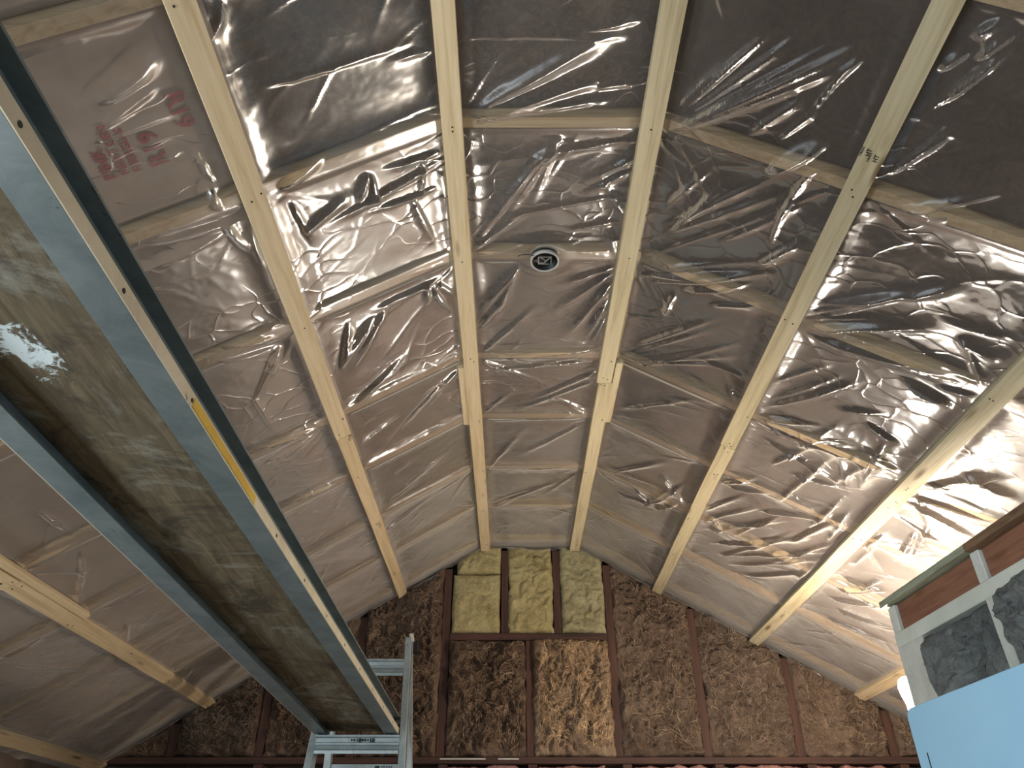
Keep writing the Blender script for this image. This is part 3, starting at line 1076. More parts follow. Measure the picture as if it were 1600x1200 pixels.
q.tube([(bc[0] - fr_, bc[1] + fr_ * 0.6, zb), (bc[0] - 0.002, bc[1] + 0.006, zb - 0.003), (bc[0] + fr_, bc[1] - fr_ * 0.9, zb)], 0.0018, 6)
q.tube([(bc[0] - fr_ * 0.7, bc[1] - fr_ * 0.8, zb), (bc[0] + 0.003, bc[1], zb - 0.002)], 0.0012, 6)
q.build('bracket', M['bright_metal'], box)
q = MB()
pts = []
for k in range(13):
    w = math.pi * k / 12
    pts.append((bc[0] - 0.045 + 0.022 * math.cos(w) - 0.006, bc[1] - 0.014 - 0.022 * math.sin(w), bc[2] - 0.006 - 0.012 * math.sin(w)))
q.tube(pts, 0.0012, 6)
q.build('wire_loop', M['black'], box)

# ================================================================== BACK WALL
wb = structure(MB().box(XL - 0.1, XR + 0.1, YB + 0.09, YB + 0.12, -1.5, 1.6).build('wall_back', dark_sheath))
STUDS = [(-1.492, 0.467, None), (-1.107, 0.467, None), (-0.711, 0.467, None), (-0.315, 0.467, None), (0.470, 0.467, None), (0.857, 0.467, None), (1.266, 0.467, None), (1.672, 0.467, None)]
ZP = 0.981
for (x, z0, z1) in STUDS:
    zt = zc(x) - 0.012
    MB().box(x - 0.019, x + 0.019, YB, YB + 0.089, z0, zt).build('stud', M['stud'], wb, bevel=0.002)
MB().box(-0.035 - 0.017, -0.035 + 0.017, YB + 0.002, YB + 0.089, ZP + 0.016, 1.41).build('stud', M['stud'], wb, bevel=0.002)
MB().box(0.219 - 0.017, 0.219 + 0.017, YB + 0.002, YB + 0.089, ZP + 0.016, 1.41).build('stud', M['stud'], wb, bevel=0.002)
MB().box(0.081 - 0.017, 0.081 + 0.017, YB + 0.002, YB + 0.089, 0.467, ZP - 0.016).build('stud', M['stud'], wb, bevel=0.002)
MB().box(-0.296, 0.451, YB - 0.004, YB + 0.089, ZP - 0.016, ZP + 0.016).build('crosspiece', M['plate'], wb, bevel=0.002)
MB().box(XL, XR, YB - 0.006, YB + 0.089, 0.440, 0.467).build('plate', M['plate'], wb, bevel=0.002)
for k, x in enumerate([-1.1, -0.7, -0.3, 0.09, 0.5, 0.9, 1.3, 1.7]):
    MB().box(x - 0.019, x + 0.019, YB, YB + 0.089, -1.5, 0.438).build('stud', M['stud'], wb)
MB().box(XL, XR, YB - 0.014, YB - 0.001, -1.5, 0.31).build('unseen_lining_board', m_simple('brown_board', lin(128, 112, 98), lin(144, 128, 114), 4, 0.9), wb)  # unseen board, added to set what the film reflects
for a, b in ((-0.313, -0.115), (-0.06, 0.03)):
    MB().box(a, b, YB - 0.009, YB - 0.0055, 0.4565, 0.4605).build('paper_strip', M['white_paint'], wb)

# fibrous batts
YELLOW = m_fiber('mineral_wool', lin(96, 84, 52), lin(174, 158, 112), lin(198, 184, 140), 0.8)
YELLOW2 = m_fiber('mineral_wool_grey', lin(92, 86, 62), lin(164, 154, 118), lin(190, 182, 148), 0.8)
BR = {
    'dark': m_fiber('dark_brown_wool', lin(48, 37, 31), lin(100, 80, 66), lin(166, 142, 120), 0.9, (1, 1, 0.6)),
    'mid': m_fiber('brown_wool', lin(56, 45, 38), lin(106, 88, 74), lin(148, 127, 108), 0.9, (1, 1, 0.6)),
    'tan': m_fiber('tan_wool', lin(74, 58, 46), lin(142, 118, 96), lin(186, 162, 134), 1.0, (1.3, 1, 0.5)),
    'grey': m_fiber('grey_brown_wool', lin(54, 44, 38), lin(104, 86, 72), lin(140, 120, 102), 0.9),
}
STRAND = {k: m_simple('strand_' + k, c1, c2, 30, 0.9) for k, (c1, c2) in {
    'dark': (lin(92, 70, 54), lin(166, 138, 110)), 'mid': (lin(98, 78, 62), lin(156, 132, 108)),
    'tan': (lin(140, 108, 80), lin(206, 174, 134)), 'grey': (lin(92, 78, 66), lin(150, 130, 110))}.items()}


def wall_batt(label, cat, x0, x1, z0, z1, mat, seed, depth=0.018, lump=0.03, fine=0.012, strands=0, skey='mid', group=None, zcap=True, ragged=0.006, vertical=False, name='insulation_batt', Y=YB, ny_out=0.0):
    n = max(14, int((x1 - x0) / 0.0065))
    m = max(14, int((z1 - z0) / 0.0065))
    u = np.linspace(0, 1, n)[:, None] * np.ones((1, m))
    w = np.linspace(0, 1, m)[None, :] * np.ones((n, 1))
    x = x0 + (x1 - x0) * u
    zt = np.array([min(z1, zc(float(q)) + 0.012) if zcap else z1 for q in x[:, 0]])[:, None]
    z = z0 + (zt - z0) * w
    # ragged outline
    x = x + ragged * (fbm(z * 22, z * 0 + seed, seed, 3) - 0.5) * 4 * (np.abs(u - 0.5) * 2) ** 6
    z = z + ragged * (fbm(x * 22, x * 0 + seed, seed + 5, 3) - 0.5) * 4 * (np.abs(w - 0.5) * 2) ** 6
    wx = fbm(x * 9, z * 9, seed + 2, 3)
    wz = fbm(x * 9 + 31, z * 9, seed + 3, 3)
    sx, sz = (1.5, 0.6) if vertical else (1, 1)
    h = (fbm(x * 7 * sx, z * 7 * sz, seed, 3) - 0.5) * lump * 1.6
    h = h + (ridged(x * 16 * sx + wx * 6, z * 12 * sz + wz * 6, seed + 9, 3) - 0.5) * fine * 2.6
    h = h - np.clip(ridged(x * 9 * sx + wx * 3, z * 8 * sz + wz * 3, seed + 31, 2) - 0.72, 0, 1) * fine * 5.0
    h = h + (fbm(x * 70 + wx * 6, z * 60 * sz, seed + 13, 2) - 0.5) * fine * 0.8
    ed = np.minimum(np.minimum(u, 1 - u) * (x1 - x0), np.minimum(w, 1 - w) * (zt - z0))
    h = h + depth
    h = h * (1 - np.exp(-ed / 0.014)) - 0.012 * np.exp(-ed / 0.006)
    P = np.stack([x, Y - h - ny_out, z], -1)
    Q = np.stack([x, np.full_like(x, Y + 0.085), z], -1)
    root = thing(name, label, cat, ((x0 + x1) / 2, Y, z0), group)
    slab_mesh(P, Q, 'wool', mat, root)
    if strands:
        mb = MB()
        r2 = random.Random(seed)
        for _ in range(strands * 3):
            i, j = r2.uniform(0.05, 0.95), r2.uniform(0.03, 0.97)
            an = r2.gauss(math.pi / 2, 0.7)
            L = r2.uniform(0.04, 0.15)
            curl = r2.gauss(0, 12)
            pts = []
            px, pz = i * (x1 - x0), j
            X, Zf = x0 + px, None
            k0 = int(i * (n - 1))
            zz = z0 + (zt[k0, 0] - z0) * j
            lift = r2.uniform(0.0, 0.006)
            for q in range(8):
                ii = int(np.clip((X - x0) / (x1 - x0), 0, 1) * (n - 1))
                jj = int(np.clip((zz - z0) / (zt[ii, 0] - z0 + 1e-6), 0, 1) * (m - 1))
                if not (x0 + 0.004 < X < x1 - 0.004 and z0 + 0.004 < zz < zt[ii, 0] - 0.006):
                    break
                pts.append((X, P[ii, jj, 1] - lift * math.sin(math.pi * q / 7) - 0.0006, zz))
                an += curl * L / 8 + r2.uniform(-.35, .35)
                X += math.cos(an) * L / 8
                zz += math.sin(an) * L / 8
            if len(pts) >= 4:
                rad = r2.uniform(0.0004, 0.0015)
                mb.tube(pts, [rad * (0.5 + math.sin(math.pi * (t + 0.5) / len(pts))) for t in range(len(pts))], 4)
        st = mb.build('loose_fibres', STRAND[skey], root, True)
        st['kind'] = 'stuff'
    return root


G_Y = 'yellow mineral wool slabs under the ridge'
wall_batt('left yellow mineral wool slab, the largest of the three under the ridge', 'insulation', -0.290, -0.058, ZP + 0.020, 1.286, YELLOW, 3, 0.012, 0.012, 0.006, group=G_Y, ragged=0.002)
wall_batt('small yellow mineral wool offcut above the left yellow slab', 'insulation', -0.272, -0.054, 1.292, 1.44, YELLOW, 4, 0.010, 0.010, 0.006, group=G_Y, ragged=0.002)
wall_batt('middle yellow mineral wool slab between two dark studs under the ridge', 'insulation', -0.018, 0.203, ZP + 0.018, 1.44, YELLOW, 5, 0.014, 0.014, 0.009, group=G_Y, ragged=0.005)
wall_batt('right yellow mineral wool slab, greyest of the three under the ridge', 'insulation', 0.238, 0.452, ZP + 0.018, 1.44, YELLOW2, 6, 0.014, 0.014, 0.009, group=G_Y, ragged=0.005)
G_B = 'old brown wool batts in the gable wall'
wall_batt('dark matted brown wool batt below the left yellow slab', 'insulation', -0.296, 0.066, 0.470, ZP - 0.014, BR['dark'], 21, 0.022, 0.05, 0.022, 230, 'dark', G_B)
wall_batt('tan stringy wool batt below the middle and right yellow slabs', 'insulation', 0.094, 0.456, 0.470, ZP - 0.010, BR['tan'], 22, 0.024, 0.03, 0.020, 320, 'tan', G_B, vertical=True)
wall_batt('brown wool batt just right of the yellow slabs, tall and flat', 'insulation', 0.482, 0.846, 0.470, 1.42, BR['mid'], 23, 0.018, 0.04, 0.020, 200, 'mid', G_B)
wall_batt('grey and brown torn wool batt below the foot of the HT-stamped batten', 'insulation', 0.874, 1.254, 0.470, 1.3, BR['mid'], 24, 0.018, 0.05, 0.022, 180, 'grey', G_B)
wall_batt('low brown wool batt, second from the right end of the gable wall', 'insulation', 1.278, 1.656, 0.470, 1.1, BR['mid'], 25, 0.018, 0.04, 0.019, 110, 'mid', G_B)
wall_batt('grey wool scrap in the right corner of the gable wall beside the blue panel', 'insulation', 1.690, 1.98, 0.470, 0.9, BR['grey'], 26, 0.010, 0.03, 0.014, 50, 'grey', G_B)
wall_batt('shaggy dark brown wool batt behind the ladder top', 'insulation', -0.696, -0.330, 0.470, 1.35, BR['dark'], 27, 0.022, 0.05, 0.024, 260, 'dark', G_B)
wall_batt('dark wool batt half hidden behind the far end of the plank', 'insulation', -1.092, -0.726, 0.470, 1.1, BR['dark'], 28, 0.020, 0.05, 0.022, 140, 'dark', G_B)
wall_batt('dark grey-brown wool batt below the end of the batten at left', 'insulation', -1.474, -1.124, 0.470, 0.9, BR['dark'], 29, 0.020, 0.05, 0.022, 140, 'grey', G_B)
wall_batt('small dark wool scrap in the left corner of the gable wall', 'insulation', -1.74, -1.510, 0.470, 0.7, BR['dark'], 30, 0.016, 0.03, 0.016, 30, 'dark', G_B)
G_P = 'pink batts below the wall plate'
for k, (a, b, l) in enumerate(((0.11, 0.40, 'pink insulation batt under the plate below the tan stringy batt'), (0.52, 0.88, 'pink insulation batt under the plate below the tall flat brown batt'),
                               (0.92, 1.28, 'pink insulation batt under the plate, below the torn grey and brown batt'), (1.32, 1.68, 'pink insulation batt under the plate beside the blue panel'),
                               (-0.28, 0.07, 'pink insulation batt under the plate right of the ladder'))):
    wall_batt(l, 'insulation', a, b, 0.32, 0.432, pink, 40 + k, 0.012, 0.03, 0.01, group=G_P)

# ================================================================== LOFT EDGE AT THE RIGHT
P0 = ray(1382, 940) * 2.2
DV = np.array([0.0458, -1.0, 0.0])
DV /= np.linalg.norm(DV)
NV = np.array([-DV[1], DV[0], 0.0])       # into the wall, to the right


def on_loft(px, py, off=0.0):
    r = ray(px, py)
    t = np.dot(P0 + NV * off, NV) / np.dot(r, NV)
    p = r * t
    return float(np.dot(p - P0, DV)), float(p[2])


def loft_box(a0, a1, z0, z1, n0, n1):
    pts = []
    for z in (z0, z1):
        for a, n in ((a0, n0), (a1, n0), (a1, n1), (a0, n1)):
            q = P0 + DV * a + NV * n
            pts.append((q[0], q[1], z))
    return MB().hexa(pts)


ZT = P0[2]
M['greenwood'] = m_lumber('grey_green_plywood_edge', lin(116, 122, 100), lin(156, 160, 136), lin(180, 182, 158), 'Y', 0.8, False, 2)
M['brownply'] = m_lumber('brown_plywood_edge', lin(88, 66, 48), lin(120, 92, 68), lin(142, 112, 84), 'Y', 0.8, False, 2)
M['redwood'] = m_lumber('red_brown_fir', lin(118, 78, 58), lin(146, 100, 76), lin(160, 114, 90), 'Y', 0.65)
M['oldwhite'] = m_simple('old_white_paint', lin(196, 196, 184), lin(222, 222, 212), 9, 0.7, bump=0.3)
M['cream'] = m_simple('cream_paint', lin(206, 208, 194), lin(222, 224, 210), 6, 0.7)
a_j, z_j = on_loft(1511, 862)
a_j2, z_j2 = on_loft(1524, 856)
a_p, z_p = on_loft(1404, 988)
a_q, z_q = on_loft(1530, 912)
zpl = (z_p + z_q) / 2
zsub = ZT - 0.018
a_s, z_s = on_loft(1511, 848)
print('loft', a_j, a_j2, zpl, zsub, on_loft(1434, 976), on_loft(1469, 1088), on_loft(1570, 1010), on_loft(1585, 1035), P0)
lw = structure(loft_box(0.0, 2.2, zpl - 0.038, zpl, 0.0, 0.065).build('wall_loft', M['cream'], bevel=0.002))
loft_box(-0.012, a_s, zsub, ZT, -0.012, 0.066).build('floor_panel', M['greenwood'], lw)
loft_box(a_s + 0.002, 2.2, zsub - 0.004, ZT - 0.002, -0.016, 0.066).build('floor_panel', M['brownply'], lw)
jt = []
a_far0, a_far1 = 0.0, on_loft(1394, 943)[0]
jt = [(a_far0, a_far1), (a_j, a_j2), (a_j + 0.41, a_j2 + 0.41), (a_j + 0.82, a_j2 + 0.82)]
for k, (a, b) in enumerate(jt):
    loft_box(a, b, zpl, zsub - 0.003, 0.002, 0.062).build('joist', M['oldwhite'], lw, bevel=0.002)
for k in range(3):
    loft_box(jt[k][1] + 0.002, jt[k + 1][0] - 0.002, zpl + 0.002, zsub - 0.004, 0.012, 0.05).build('blocking_board', M['redwood'], lw, bevel=0.001)
sw = on_loft(1434, 976)[0]
loft_box(0.0, sw, -1.5, zpl - 0.038, 0.0, 0.065).build('stud', M['oldwhite'], lw, bevel=0.002)
a1_, a2_ = on_loft(1563, 1004)[0], on_loft(1578, 1000)[0]
for a in (a1_, a1_ + 0.41, a1_ + 0.82):
    loft_box(a, a + 0.036, -1.5, zpl - 0.038, 0.0, 0.065).build('stud', M['oldwhite'], lw, bevel=0.002)
loft_box(0.0, 2.2, -1.5, zpl - 0.04, 0.060, 0.065).build('backing_board', dark_sheath, lw)
GREY = m_fiber('dark_grey_wool', lin(70, 72, 70), lin(124, 126, 122), lin(166, 166, 160), 0.8)
STRAND['blue'] = m_simple('strand_grey', lin(90, 94, 94), lin(150, 152, 148), 30, 0.9)


def loft_batt(label, a0, a1, z0, z1, seed, bulge):
    n, m = int((a1 - a0) / 0.008), int((z1 - z0) / 0.008)
    u = np.linspace(0, 1, n)[:, None] * np.ones((1, m))
    w = np.linspace(0, 1, m)[None, :] * np.ones((n, 1))
    a = a0 + (a1 - a0) * u
    z = z0 + (z1 - z0) * w
    a = a + 0.012 * (fbm(z * 12, z * 0 + seed, seed, 3) - 0.5) * 2 * (np.abs(u - 0.5) * 2) ** 4
    z = z + 0.03 * (fbm(a * 10, a * 0 + seed, seed + 5, 3) - 0.4) * w ** 6
    wx = fbm(a * 7, z * 7, seed + 2, 3)
    h = bulge + 0.012 + (fbm(a * 6, z * 6, seed, 3) - 0.5) * 0.08 + (ridged(a * 8 + wx * 4, z * 6 + wx * 3, seed + 9, 3) - 0.5) * 0.06 + (fbm(a * 60 + wx * 5, z * 50, seed + 4, 2) - 0.5) * 0.008
    ed = np.minimum(np.minimum(u, 1 - u) * (a1 - a0), np.minimum(w, 1 - w) * (z1 - z0))
    h = h * (1 - np.exp(-ed / 0.02)) - 0.02 * np.exp(-ed / 0.008)
    B = P0[None, None, :2] + a[..., None] * DV[:2]
    P = np.concatenate([B - h[..., None] * NV[:2], z[..., None]], -1)
    Q = np.concatenate([B + 0.058 * NV[:2], z[..., None]], -1)
    c = P0 + DV * (a0 + a1) / 2
    root = thing('insulation_batt', label, 'insulation', (c[0], c[1], z0), 'grey wool batts in the loft wall')
    slab_mesh(P, Q, 'wool', GREY, root)
    mb = MB()
    r2 = random.Random(seed)
    for _ in range(120):
        i, j = r2.uniform(.05, .95), r2.uniform(.3, .97)
        an = r2.uniform(0, 6.28)
        pts = []
        for q in range(7):
            ii, jj = int(np.clip(i, 0, .999) * n), int(np.clip(j, 0, .999) * m)
            pts.append(P[ii, jj] - NV * 0.003 * math.sin(q / 6 * math.pi))
            an += r2.uniform(-.5, .5)
            i += math.cos(an) * 0.02 / (a1 - a0) * 0.6
            j += math.sin(an) * 0.02 / (z1 - z0) * 0.6
        mb.tube(pts, 0.0007, 3)
    st = mb.build('loose_fibres', STRAND['blue'], root, True)
    st['kind'] = 'stuff'


loft_batt('dark grey wool batt bulging out beside the white end stud', sw + 0.004, a1_ - 0.004, -0.35, zpl - 0.044, 71, 0.012)
loft_batt('dark grey wool batt at the right border, beyond the second white stud', a1_ + 0.04, a1_ + 0.405, -0.35, zpl - 0.030, 72, 0.020)

# ================================================================== BULB
lp = ray(1422, 1086) * 2.24
lamp = thing('work_bulb', 'lit bare bulb at the end of the loft wall above the blue panel', 'light bulb', lp)
axis = np.array([0.05, -0.08, 0.9])
axis /= np.linalg.norm(axis)
lampb = lp - axis * 0.045
gl_ = MB().lathe([(0.0001, -0.0), (0.012, 0.0), (0.014, 0.018), (0.024, 0.045), (0.029, 0.066), (0.026, 0.084), (0.016, 0.095), (0.0001, 0.099)], lampb, axis, 20)
gl_.build('glass_globe', m_emit('lit_bulb', (1.0, 0.86, 0.70, 1), BULB), lamp, True)
MB().lathe([(0.0001, -0.055), (0.019, -0.055), (0.019, -0.012), (0.014, -0.002), (0.0001, -0.002)], lampb, axis, 16).build('socket', M['black'], lamp, True)
q = lampb - axis * 0.03
w0 = P0 + NV * 0.035
MB().tube([q, (q[0] + 0.02, q[1] - 0.015, q[2] - 0.01), (w0[0], w0[1] + 0.004, q[2] - 0.02)], 0.006, 8).build('clamp_arm', M['metal_dark'], lamp)

# ================================================================== BLUE PANEL
pc = ray(1414, 1109) * (0.9 / ray(1414, 1109)[0])
pe = ray(1600, 1035)
pe = pe * (pc[2] / pe[2])
pd = (pe - pc)
pd[2] = 0
pd /= np.linalg.norm(pd)
pn = np.array([-pd[1], pd[0], 0])
LEN, HT, TH, RC = 1.22, pc[2] + 1.5, 0.03, 0.022
out = []
for (cx, cz, a0) in ((LEN - RC, HT - RC, 0), (RC, HT - RC, 90), (RC, RC, 180), (LEN - RC, RC, 270)):
    for k in range(6):
        w = math.radians(a0 + 18 * k)
        out.append((cx + RC * math.cos(w), cz + RC * math.sin(w)))
pb_root = thing('upright_panel', 'smooth pale blue upright panel with rounded corner at the bottom right', 'panel', (pc + pd * LEN / 2) * np.array([1, 1, 0]) + np.array([0, 0, -1.5]))
sgn = 1 if pn[0] > 0 else -1
MB().extrude(out, (pc[0], pc[1], -1.5), np.array([pc[0], pc[1], -1.5]) + pn * sgn * TH, pd, (0, 0, 1)).build('sheet', m_simple('pale_blue_gloss', lin(168, 216, 242), lin(178, 222, 246), 2, 0.35), pb_root, bevel=0.0015)
r_ = ray(1449, 1176)
t_ = np.dot(pc, pn) / np.dot(r_, pn)
g0 = r_ * t_ - pn * sgn * 0.0006
MB().obox((g0[0], g0[1], g0[2] - 0.3), pd, pn, (0, 0, 1), 0.0012, 0.0006, 0.3).build('slot', M['black'], pb_root)

# ================================================================== SCAFFOLD PLANK
PY0, PY1 = -1.30, 2.985
def pl_x(y):
    return -0.549 - 0.012 * (2.92 - y)
def pl_z(y):
    return 0.443 + 0.040 * (2.92 - y)


pA = np.array([pl_x(PY0), PY0, pl_z(PY0)])
pB = np.array([pl_x(PY1), PY1, pl_z(PY1)])
pdv = (pB - pA) / np.linalg.norm(pB - pA)
plx = np.cross(pdv, (0, 0, 1))
plx /= np.linalg.norm(plx)
plz = np.cross(plx, pdv)
plank = thing('scaffold_plank', 'long aluminium scaffold plank with stained plywood deck, seen from below', 'scaffold plank', (pA + pB) / 2)
W2, RH, FW = 0.147, 0.062, 0.046
alu = m_aluminium('weathered_aluminium', lin(96, 106, 106), lin(128, 136, 134))
alu_lit = m_aluminium('lit_aluminium_edge', lin(196, 184, 160), lin(220, 208, 184))  # paler copy: warm light on the rail lip put into the colour
for sd in (-1, 1):
    # channel open to the outside, its wide foot turned in under the deck
    prof = [(W2 - FW, 0), (W2, 0), (W2, 0.021), (W2 - 0.004, 0.021), (W2 - 0.004, 0.004), (W2 - 0.022, 0.004), (W2 - 0.022, RH - 0.004), (W2, RH - 0.004), (W2, RH), (W2 - 0.026, RH), (W2 - 0.026, 0.004), (W2 - FW, 0.004)]
    rail = MB().extrude([(sd * a, b) for a, b in prof], pA, pB, plx, plz).build('side_rail', alu, plank)
    MB().obox((pA + pB) / 2 + plx * sd * (W2 + 0.0012) + plz * 0.0105, plx, pdv, plz, 0.0009, np.linalg.norm(pB - pA) / 2 - 0.002, 0.0103).build('lit_edge_strip', alu_lit, rail)
    hb = MB()
    for k in range(20):
        yy = PY1 - 0.05 - 0.21 * k
        c = pA + pdv * ((yy - PY0) / pdv[1]) + plx * sd * (W2 + 0.0022) + plz * 0.009
        hb.lathe([(0.0001, -0.0006), (0.0034, -0.0006), (0.0034, 0.0004), (0.0001, 0.0005)], c, plx * sd, 8)
    hb.build('rivet_holes', M['black'], rail)['kind'] = 'stuff'
    if sd == 1:
        ya, yb = 0.84, 1.12
        c = pA + pdv * (((ya + yb) / 2 - PY0) / pdv[1]) + plx * (W2 + 0.0026) + plz * 0.009
        MB().obox(c, plx, pdv, plz, 0.0007, (yb - ya) / 2, 0.0075).build('yellow_sticker', m_simple('yellow_label', lin(206, 160, 52), lin(226, 184, 76), 10, 0.6), rail)
dz0, dz1 = 0.030, 0.044
cD = (pA + pB) / 2 + plz * (dz0 + dz1) / 2
r_ = ray(36, 545)
t_ = (pl_z(0.7) + 0.03) / r_[2]
pp = r_ * t_
cen = (pA + pB) / 2
PAINT = (float(pp[0] - cen[0]), float(pp[1] - cen[1]), 0.0)
ply = m_plank_ply()
MB().obox(cD, plx, pdv, plz, W2 - 0.028, np.linalg.norm(pB - pA) / 2 - 0.01, (dz1 - dz0) / 2).build('deck', ply, plank)
for k in range(5):
    c = pA + pdv * (0.4 + 0.85 * k) + plz * 0.052
    MB().obox(c, plx, pdv, plz, W2 - 0.027, 0.02, 0.006).build('cross_bar', alu, plank)

# ================================================================== LADDERS
lad_m = m_aluminium('ladder_aluminium', lin(128, 140, 142), lin(170, 180, 180), 0.45)
lad_lit = m_aluminium('ladder_aluminium_lit', lin(190, 188, 176), lin(220, 218, 208), 0.45)  # lamplight on the flange edges painted as a paler aluminium


def ladder(label, yf, ysign, zstep, topz, xc, half):
    root = thing('step_ladder', label, 'ladder', (xc, yf, -1.5), 'ladders carrying the plank')
    lean = 0.20       # run of the front legs per metre of height
    Y = lambda z: yf + ysign * lean * (z - zstep)
    flare = 0.045
    X = lambda z, sd: xc + sd * (half + flare * (zstep - z))
    ch = [(-0.010, -0.030), (0.012, -0.030), (0.012, -0.026), (-0.006, -0.026), (-0.006, 0.026), (0.012, 0.026), (0.012, 0.030), (-0.010, 0.030)]
    for sd in (-1, 1):
        p0, p1 = (X(-1.47, sd), Y(-1.47), -1.47), (X(topz, sd), Y(topz), topz)
        rl = MB().extrude([(sd * a, b * ysign) for a, b in ch], p0, p1, (1, 0, 0), (0, 1, 0)).build('front_rail', lad_m, root)
        e = MB()
        for dy in (-0.028, 0.028):
            e.extrude([(sd * 0.012, dy - 0.0022), (sd * 0.0135, dy - 0.0022), (sd * 0.0135, dy + 0.0022), (sd * 0.012, dy + 0.0022)], p0, p1, (1, 0, 0), (0, 1, 0))
        e.build('lit_rail_edge', lad_lit, rl)
        MB().box(p0[0] - 0.02, p0[0] + 0.02, p0[1] - 0.035, p0[1] + 0.035, -1.5, -1.45).build('rubber_foot', M['black'], root, bevel=0.004)
        # rear leg
        yr = Y(topz) + ysign * 0.05
        q1 = (X(topz, sd) - sd * 0.004, yr, topz - 0.03)
        q0 = (X(-1.47, sd) - sd * 0.015, yr + ysign * 0.62, -1.47)
        ch2 = [(a, b * 0.62) for a, b in ch]
        rl = MB().extrude([(sd * a, b * ysign) for a, b in ch2], q0, q1, (1, 0, 0), (0, 1, 0)).build('rear_rail', lad_m, root)
        e = MB()
        for dy in (-0.017, 0.017):
            e.extrude([(sd * 0.012, dy - 0.002), (sd * 0.0135, dy - 0.002), (sd * 0.0135, dy + 0.002), (sd * 0.012, dy + 0.002)], q0, q1, (1, 0, 0), (0, 1, 0))
        e.build('lit_rail_edge', lad_lit, rl)
        MB().box(q0[0] - 0.02, q0[0] + 0.02, q0[1] - 0.03, q0[1] + 0.03, -1.5, -1.45).build('rubber_foot', M['black'], root, bevel=0.004)
        # hinge hook at the head
        hx = X(topz, sd) + sd * 0.008
        MB().tube([(hx, Y(topz) - ysign * .02, topz - 0.01), (hx, Y(topz) - ysign * .015, topz + 0.012), (hx, Y(topz) + ysign * .01, topz + 0.02), (hx, Y(topz) + ysign * .04, topz + 0.012), (hx, yr, topz - 0.02)], 0.008, 8).build('hinge', lad_lit, root, True)
        MB().box(hx + sd * 0.006 - 0.004, hx + sd * 0.006 + 0.020, yr - 0.02, yr + 0.02, topz - 0.04, topz + 0.0).build('hinge_cap', M['black'], root, bevel=0.002)
        # spreader
        za = -0.35
        MB().tube([(X(za, sd) - sd * 0.014, Y(za), za), (X(za, sd) - sd * 0.014, Y(za) + ysign * 0.25, za + 0.02), (X(za, sd) - sd * .016, yr + ysign * .62 * (topz - za) / (topz + 1.47), za)], 0.006, 6).build('spreader', M['bright_metal'], root)
    # treads: flat top, two ribs and a folded front lip
    pr = [(-0.040, 0.0), (0.040, 0.0), (0.040, -0.030), (0.036, -0.030), (0.036, -0.004), (0.012, -0.004), (0.012, -0.018), (0.008, -0.018), (0.008, -0.004),
          (-0.012, -0.004), (-0.012, -0.022), (-0.016, -0.022), (-0.016, -0.004), (-0.030, -0.004), (-0.030, -0.056), (-0.046, -0.060), (-0.048, -0.050), (-0.040, -0.046), (-0.036, -0.036), (-0.046, -0.032), (-0.046, -0.026), (-0.036, -0.022), (-0.040, -0.010), (-0.046, -0.006), (-0.046, 0.0)]
    z = zstep + 0.27
    zs = [zstep + 0.27 - 0.29 * k + (0.02 if k else 0) for k in range(7)]
    for k, z in enumerate(zs):
        hw = half + flare * (zstep - z) - 0.009
        t = MB().extrude([(a * ysign, b) for a, b in pr], (xc - hw, Y(z), z), (xc + hw, Y(z), z), (0, 1, 0), (0, 0, 1)).build('tread', lad_m, root)
        if k == 1:
            st = MB()
            rr3 = random.Random(4)
            for i in range(9):
                x = xc - 0.02 + i * 0.0095
                st.obox((x, Y(z) - ysign * 0.0395, z - 0.016), (1, 0, 0), (0, 1, 0), (0, 0, 1), rr3.uniform(.002, .0052), 0.0005, rr3.uniform(.003, .008))
            st.build('printed_mark', M['ink_black'], t)
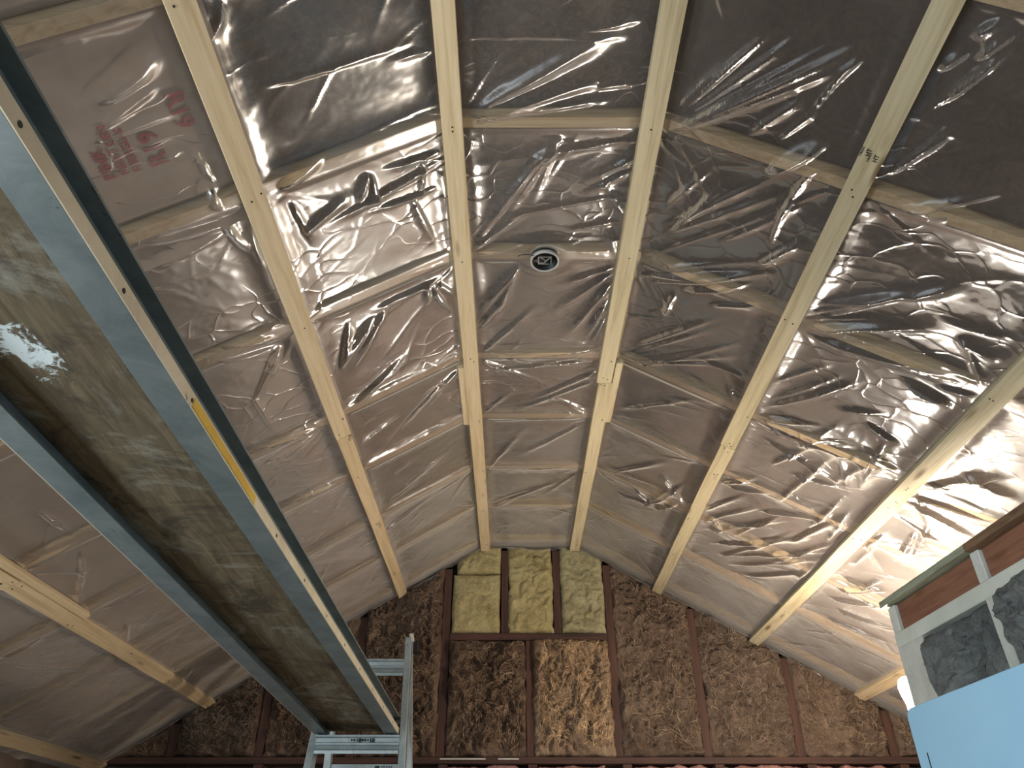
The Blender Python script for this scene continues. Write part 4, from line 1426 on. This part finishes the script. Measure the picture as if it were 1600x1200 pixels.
    # rear braces
    for z in (zstep - 0.06, zstep - 0.45, zstep - 0.95, zstep - 1.45):
        yr = Y(topz) + ysign * (0.05 + 0.62 * (topz - z) / (topz + 1.47))
        hw = half + flare * (zstep - z) - 0.014
        t = MB().extrude([(0.012, 0.0), (0.012, -0.05), (0.006, -0.05), (0.006, -0.032), (-0.006, -0.028), (-0.012, -0.028), (-0.012, 0.0)], (xc - hw, yr, z), (xc + hw, yr, z), (0, 1, 0), (0, 0, 1)).build('rear_brace', lad_m, root)
        if z == zstep - 0.06:
            st = MB()
            st.obox((xc + 0.035, yr - ysign * 0.0126, z - 0.014), (1, 0, 0), (0, 1, 0), (0, 0, 1), 0.009, 0.0005, 0.009)
            for i in range(5):
                for j in (-1, 1):
                    st.obox((xc + 0.052 + i * 0.009, yr - ysign * 0.0126, z - 0.014 + j * 0.005), (1, 0, 0), (0, 1, 0), (0, 0, 1), 0.003, 0.0005, 0.0022)
            st.build('printed_mark', M['ink_black'], t)
    return root


zst = pl_z(2.90) - 0.003
ladder('aluminium step ladder holding the far end of the scaffold plank', 2.90, 1, zst, 0.80, -0.541, 0.155)
ladder('aluminium step ladder behind the photographer, under the near end of the plank', -1.22, -1, pl_z(-1.22) - 0.003, 0.98, -0.60, 0.160)


# ================================================================== ADDED WORK LIGHT, UNSEEN BELOW THE FRAME, TO BRIGHTEN THE CEILING
wl_c = np.array([0.85, 3.02, -0.38])
wl_d = np.array([-0.50, -0.50, 1.0])
wl_d /= np.linalg.norm(wl_d)
wl_x = np.cross(wl_d, (0, 1, 0))
wl_x /= np.linalg.norm(wl_x)
wl_y = np.cross(wl_d, wl_x)
wk = thing('added_work_light', 'added work light on a short tripod, unseen below the frame, aimed up at the ceiling', 'work light', (wl_c[0], wl_c[1], -1.5))
MB().obox(wl_c, wl_x, wl_y, wl_d, 0.11, 0.08, 0.002).build('lens', m_emit('lit_lens', (1.0, 0.90, 0.79, 1), FLOOD), wk)
MB().obox(wl_c - wl_d * 0.035, wl_x, wl_y, wl_d, 0.125, 0.095, 0.03).build('housing', M['black'], wk, bevel=0.006)
MB().tube([wl_c - wl_d * 0.06, (wl_c[0], wl_c[1], wl_c[2] - 0.15), (wl_c[0], wl_c[1], -1.2)], 0.014, 10).build('pole', M['metal_dark'], wk)
for k in range(3):
    w = 2.1 * k + 0.4
    MB().tube([(wl_c[0], wl_c[1], -1.15), (wl_c[0] + 0.32 * math.cos(w), wl_c[1] + 0.32 * math.sin(w), -1.49)], 0.010, 8).build('leg', M['metal_dark'], wk)
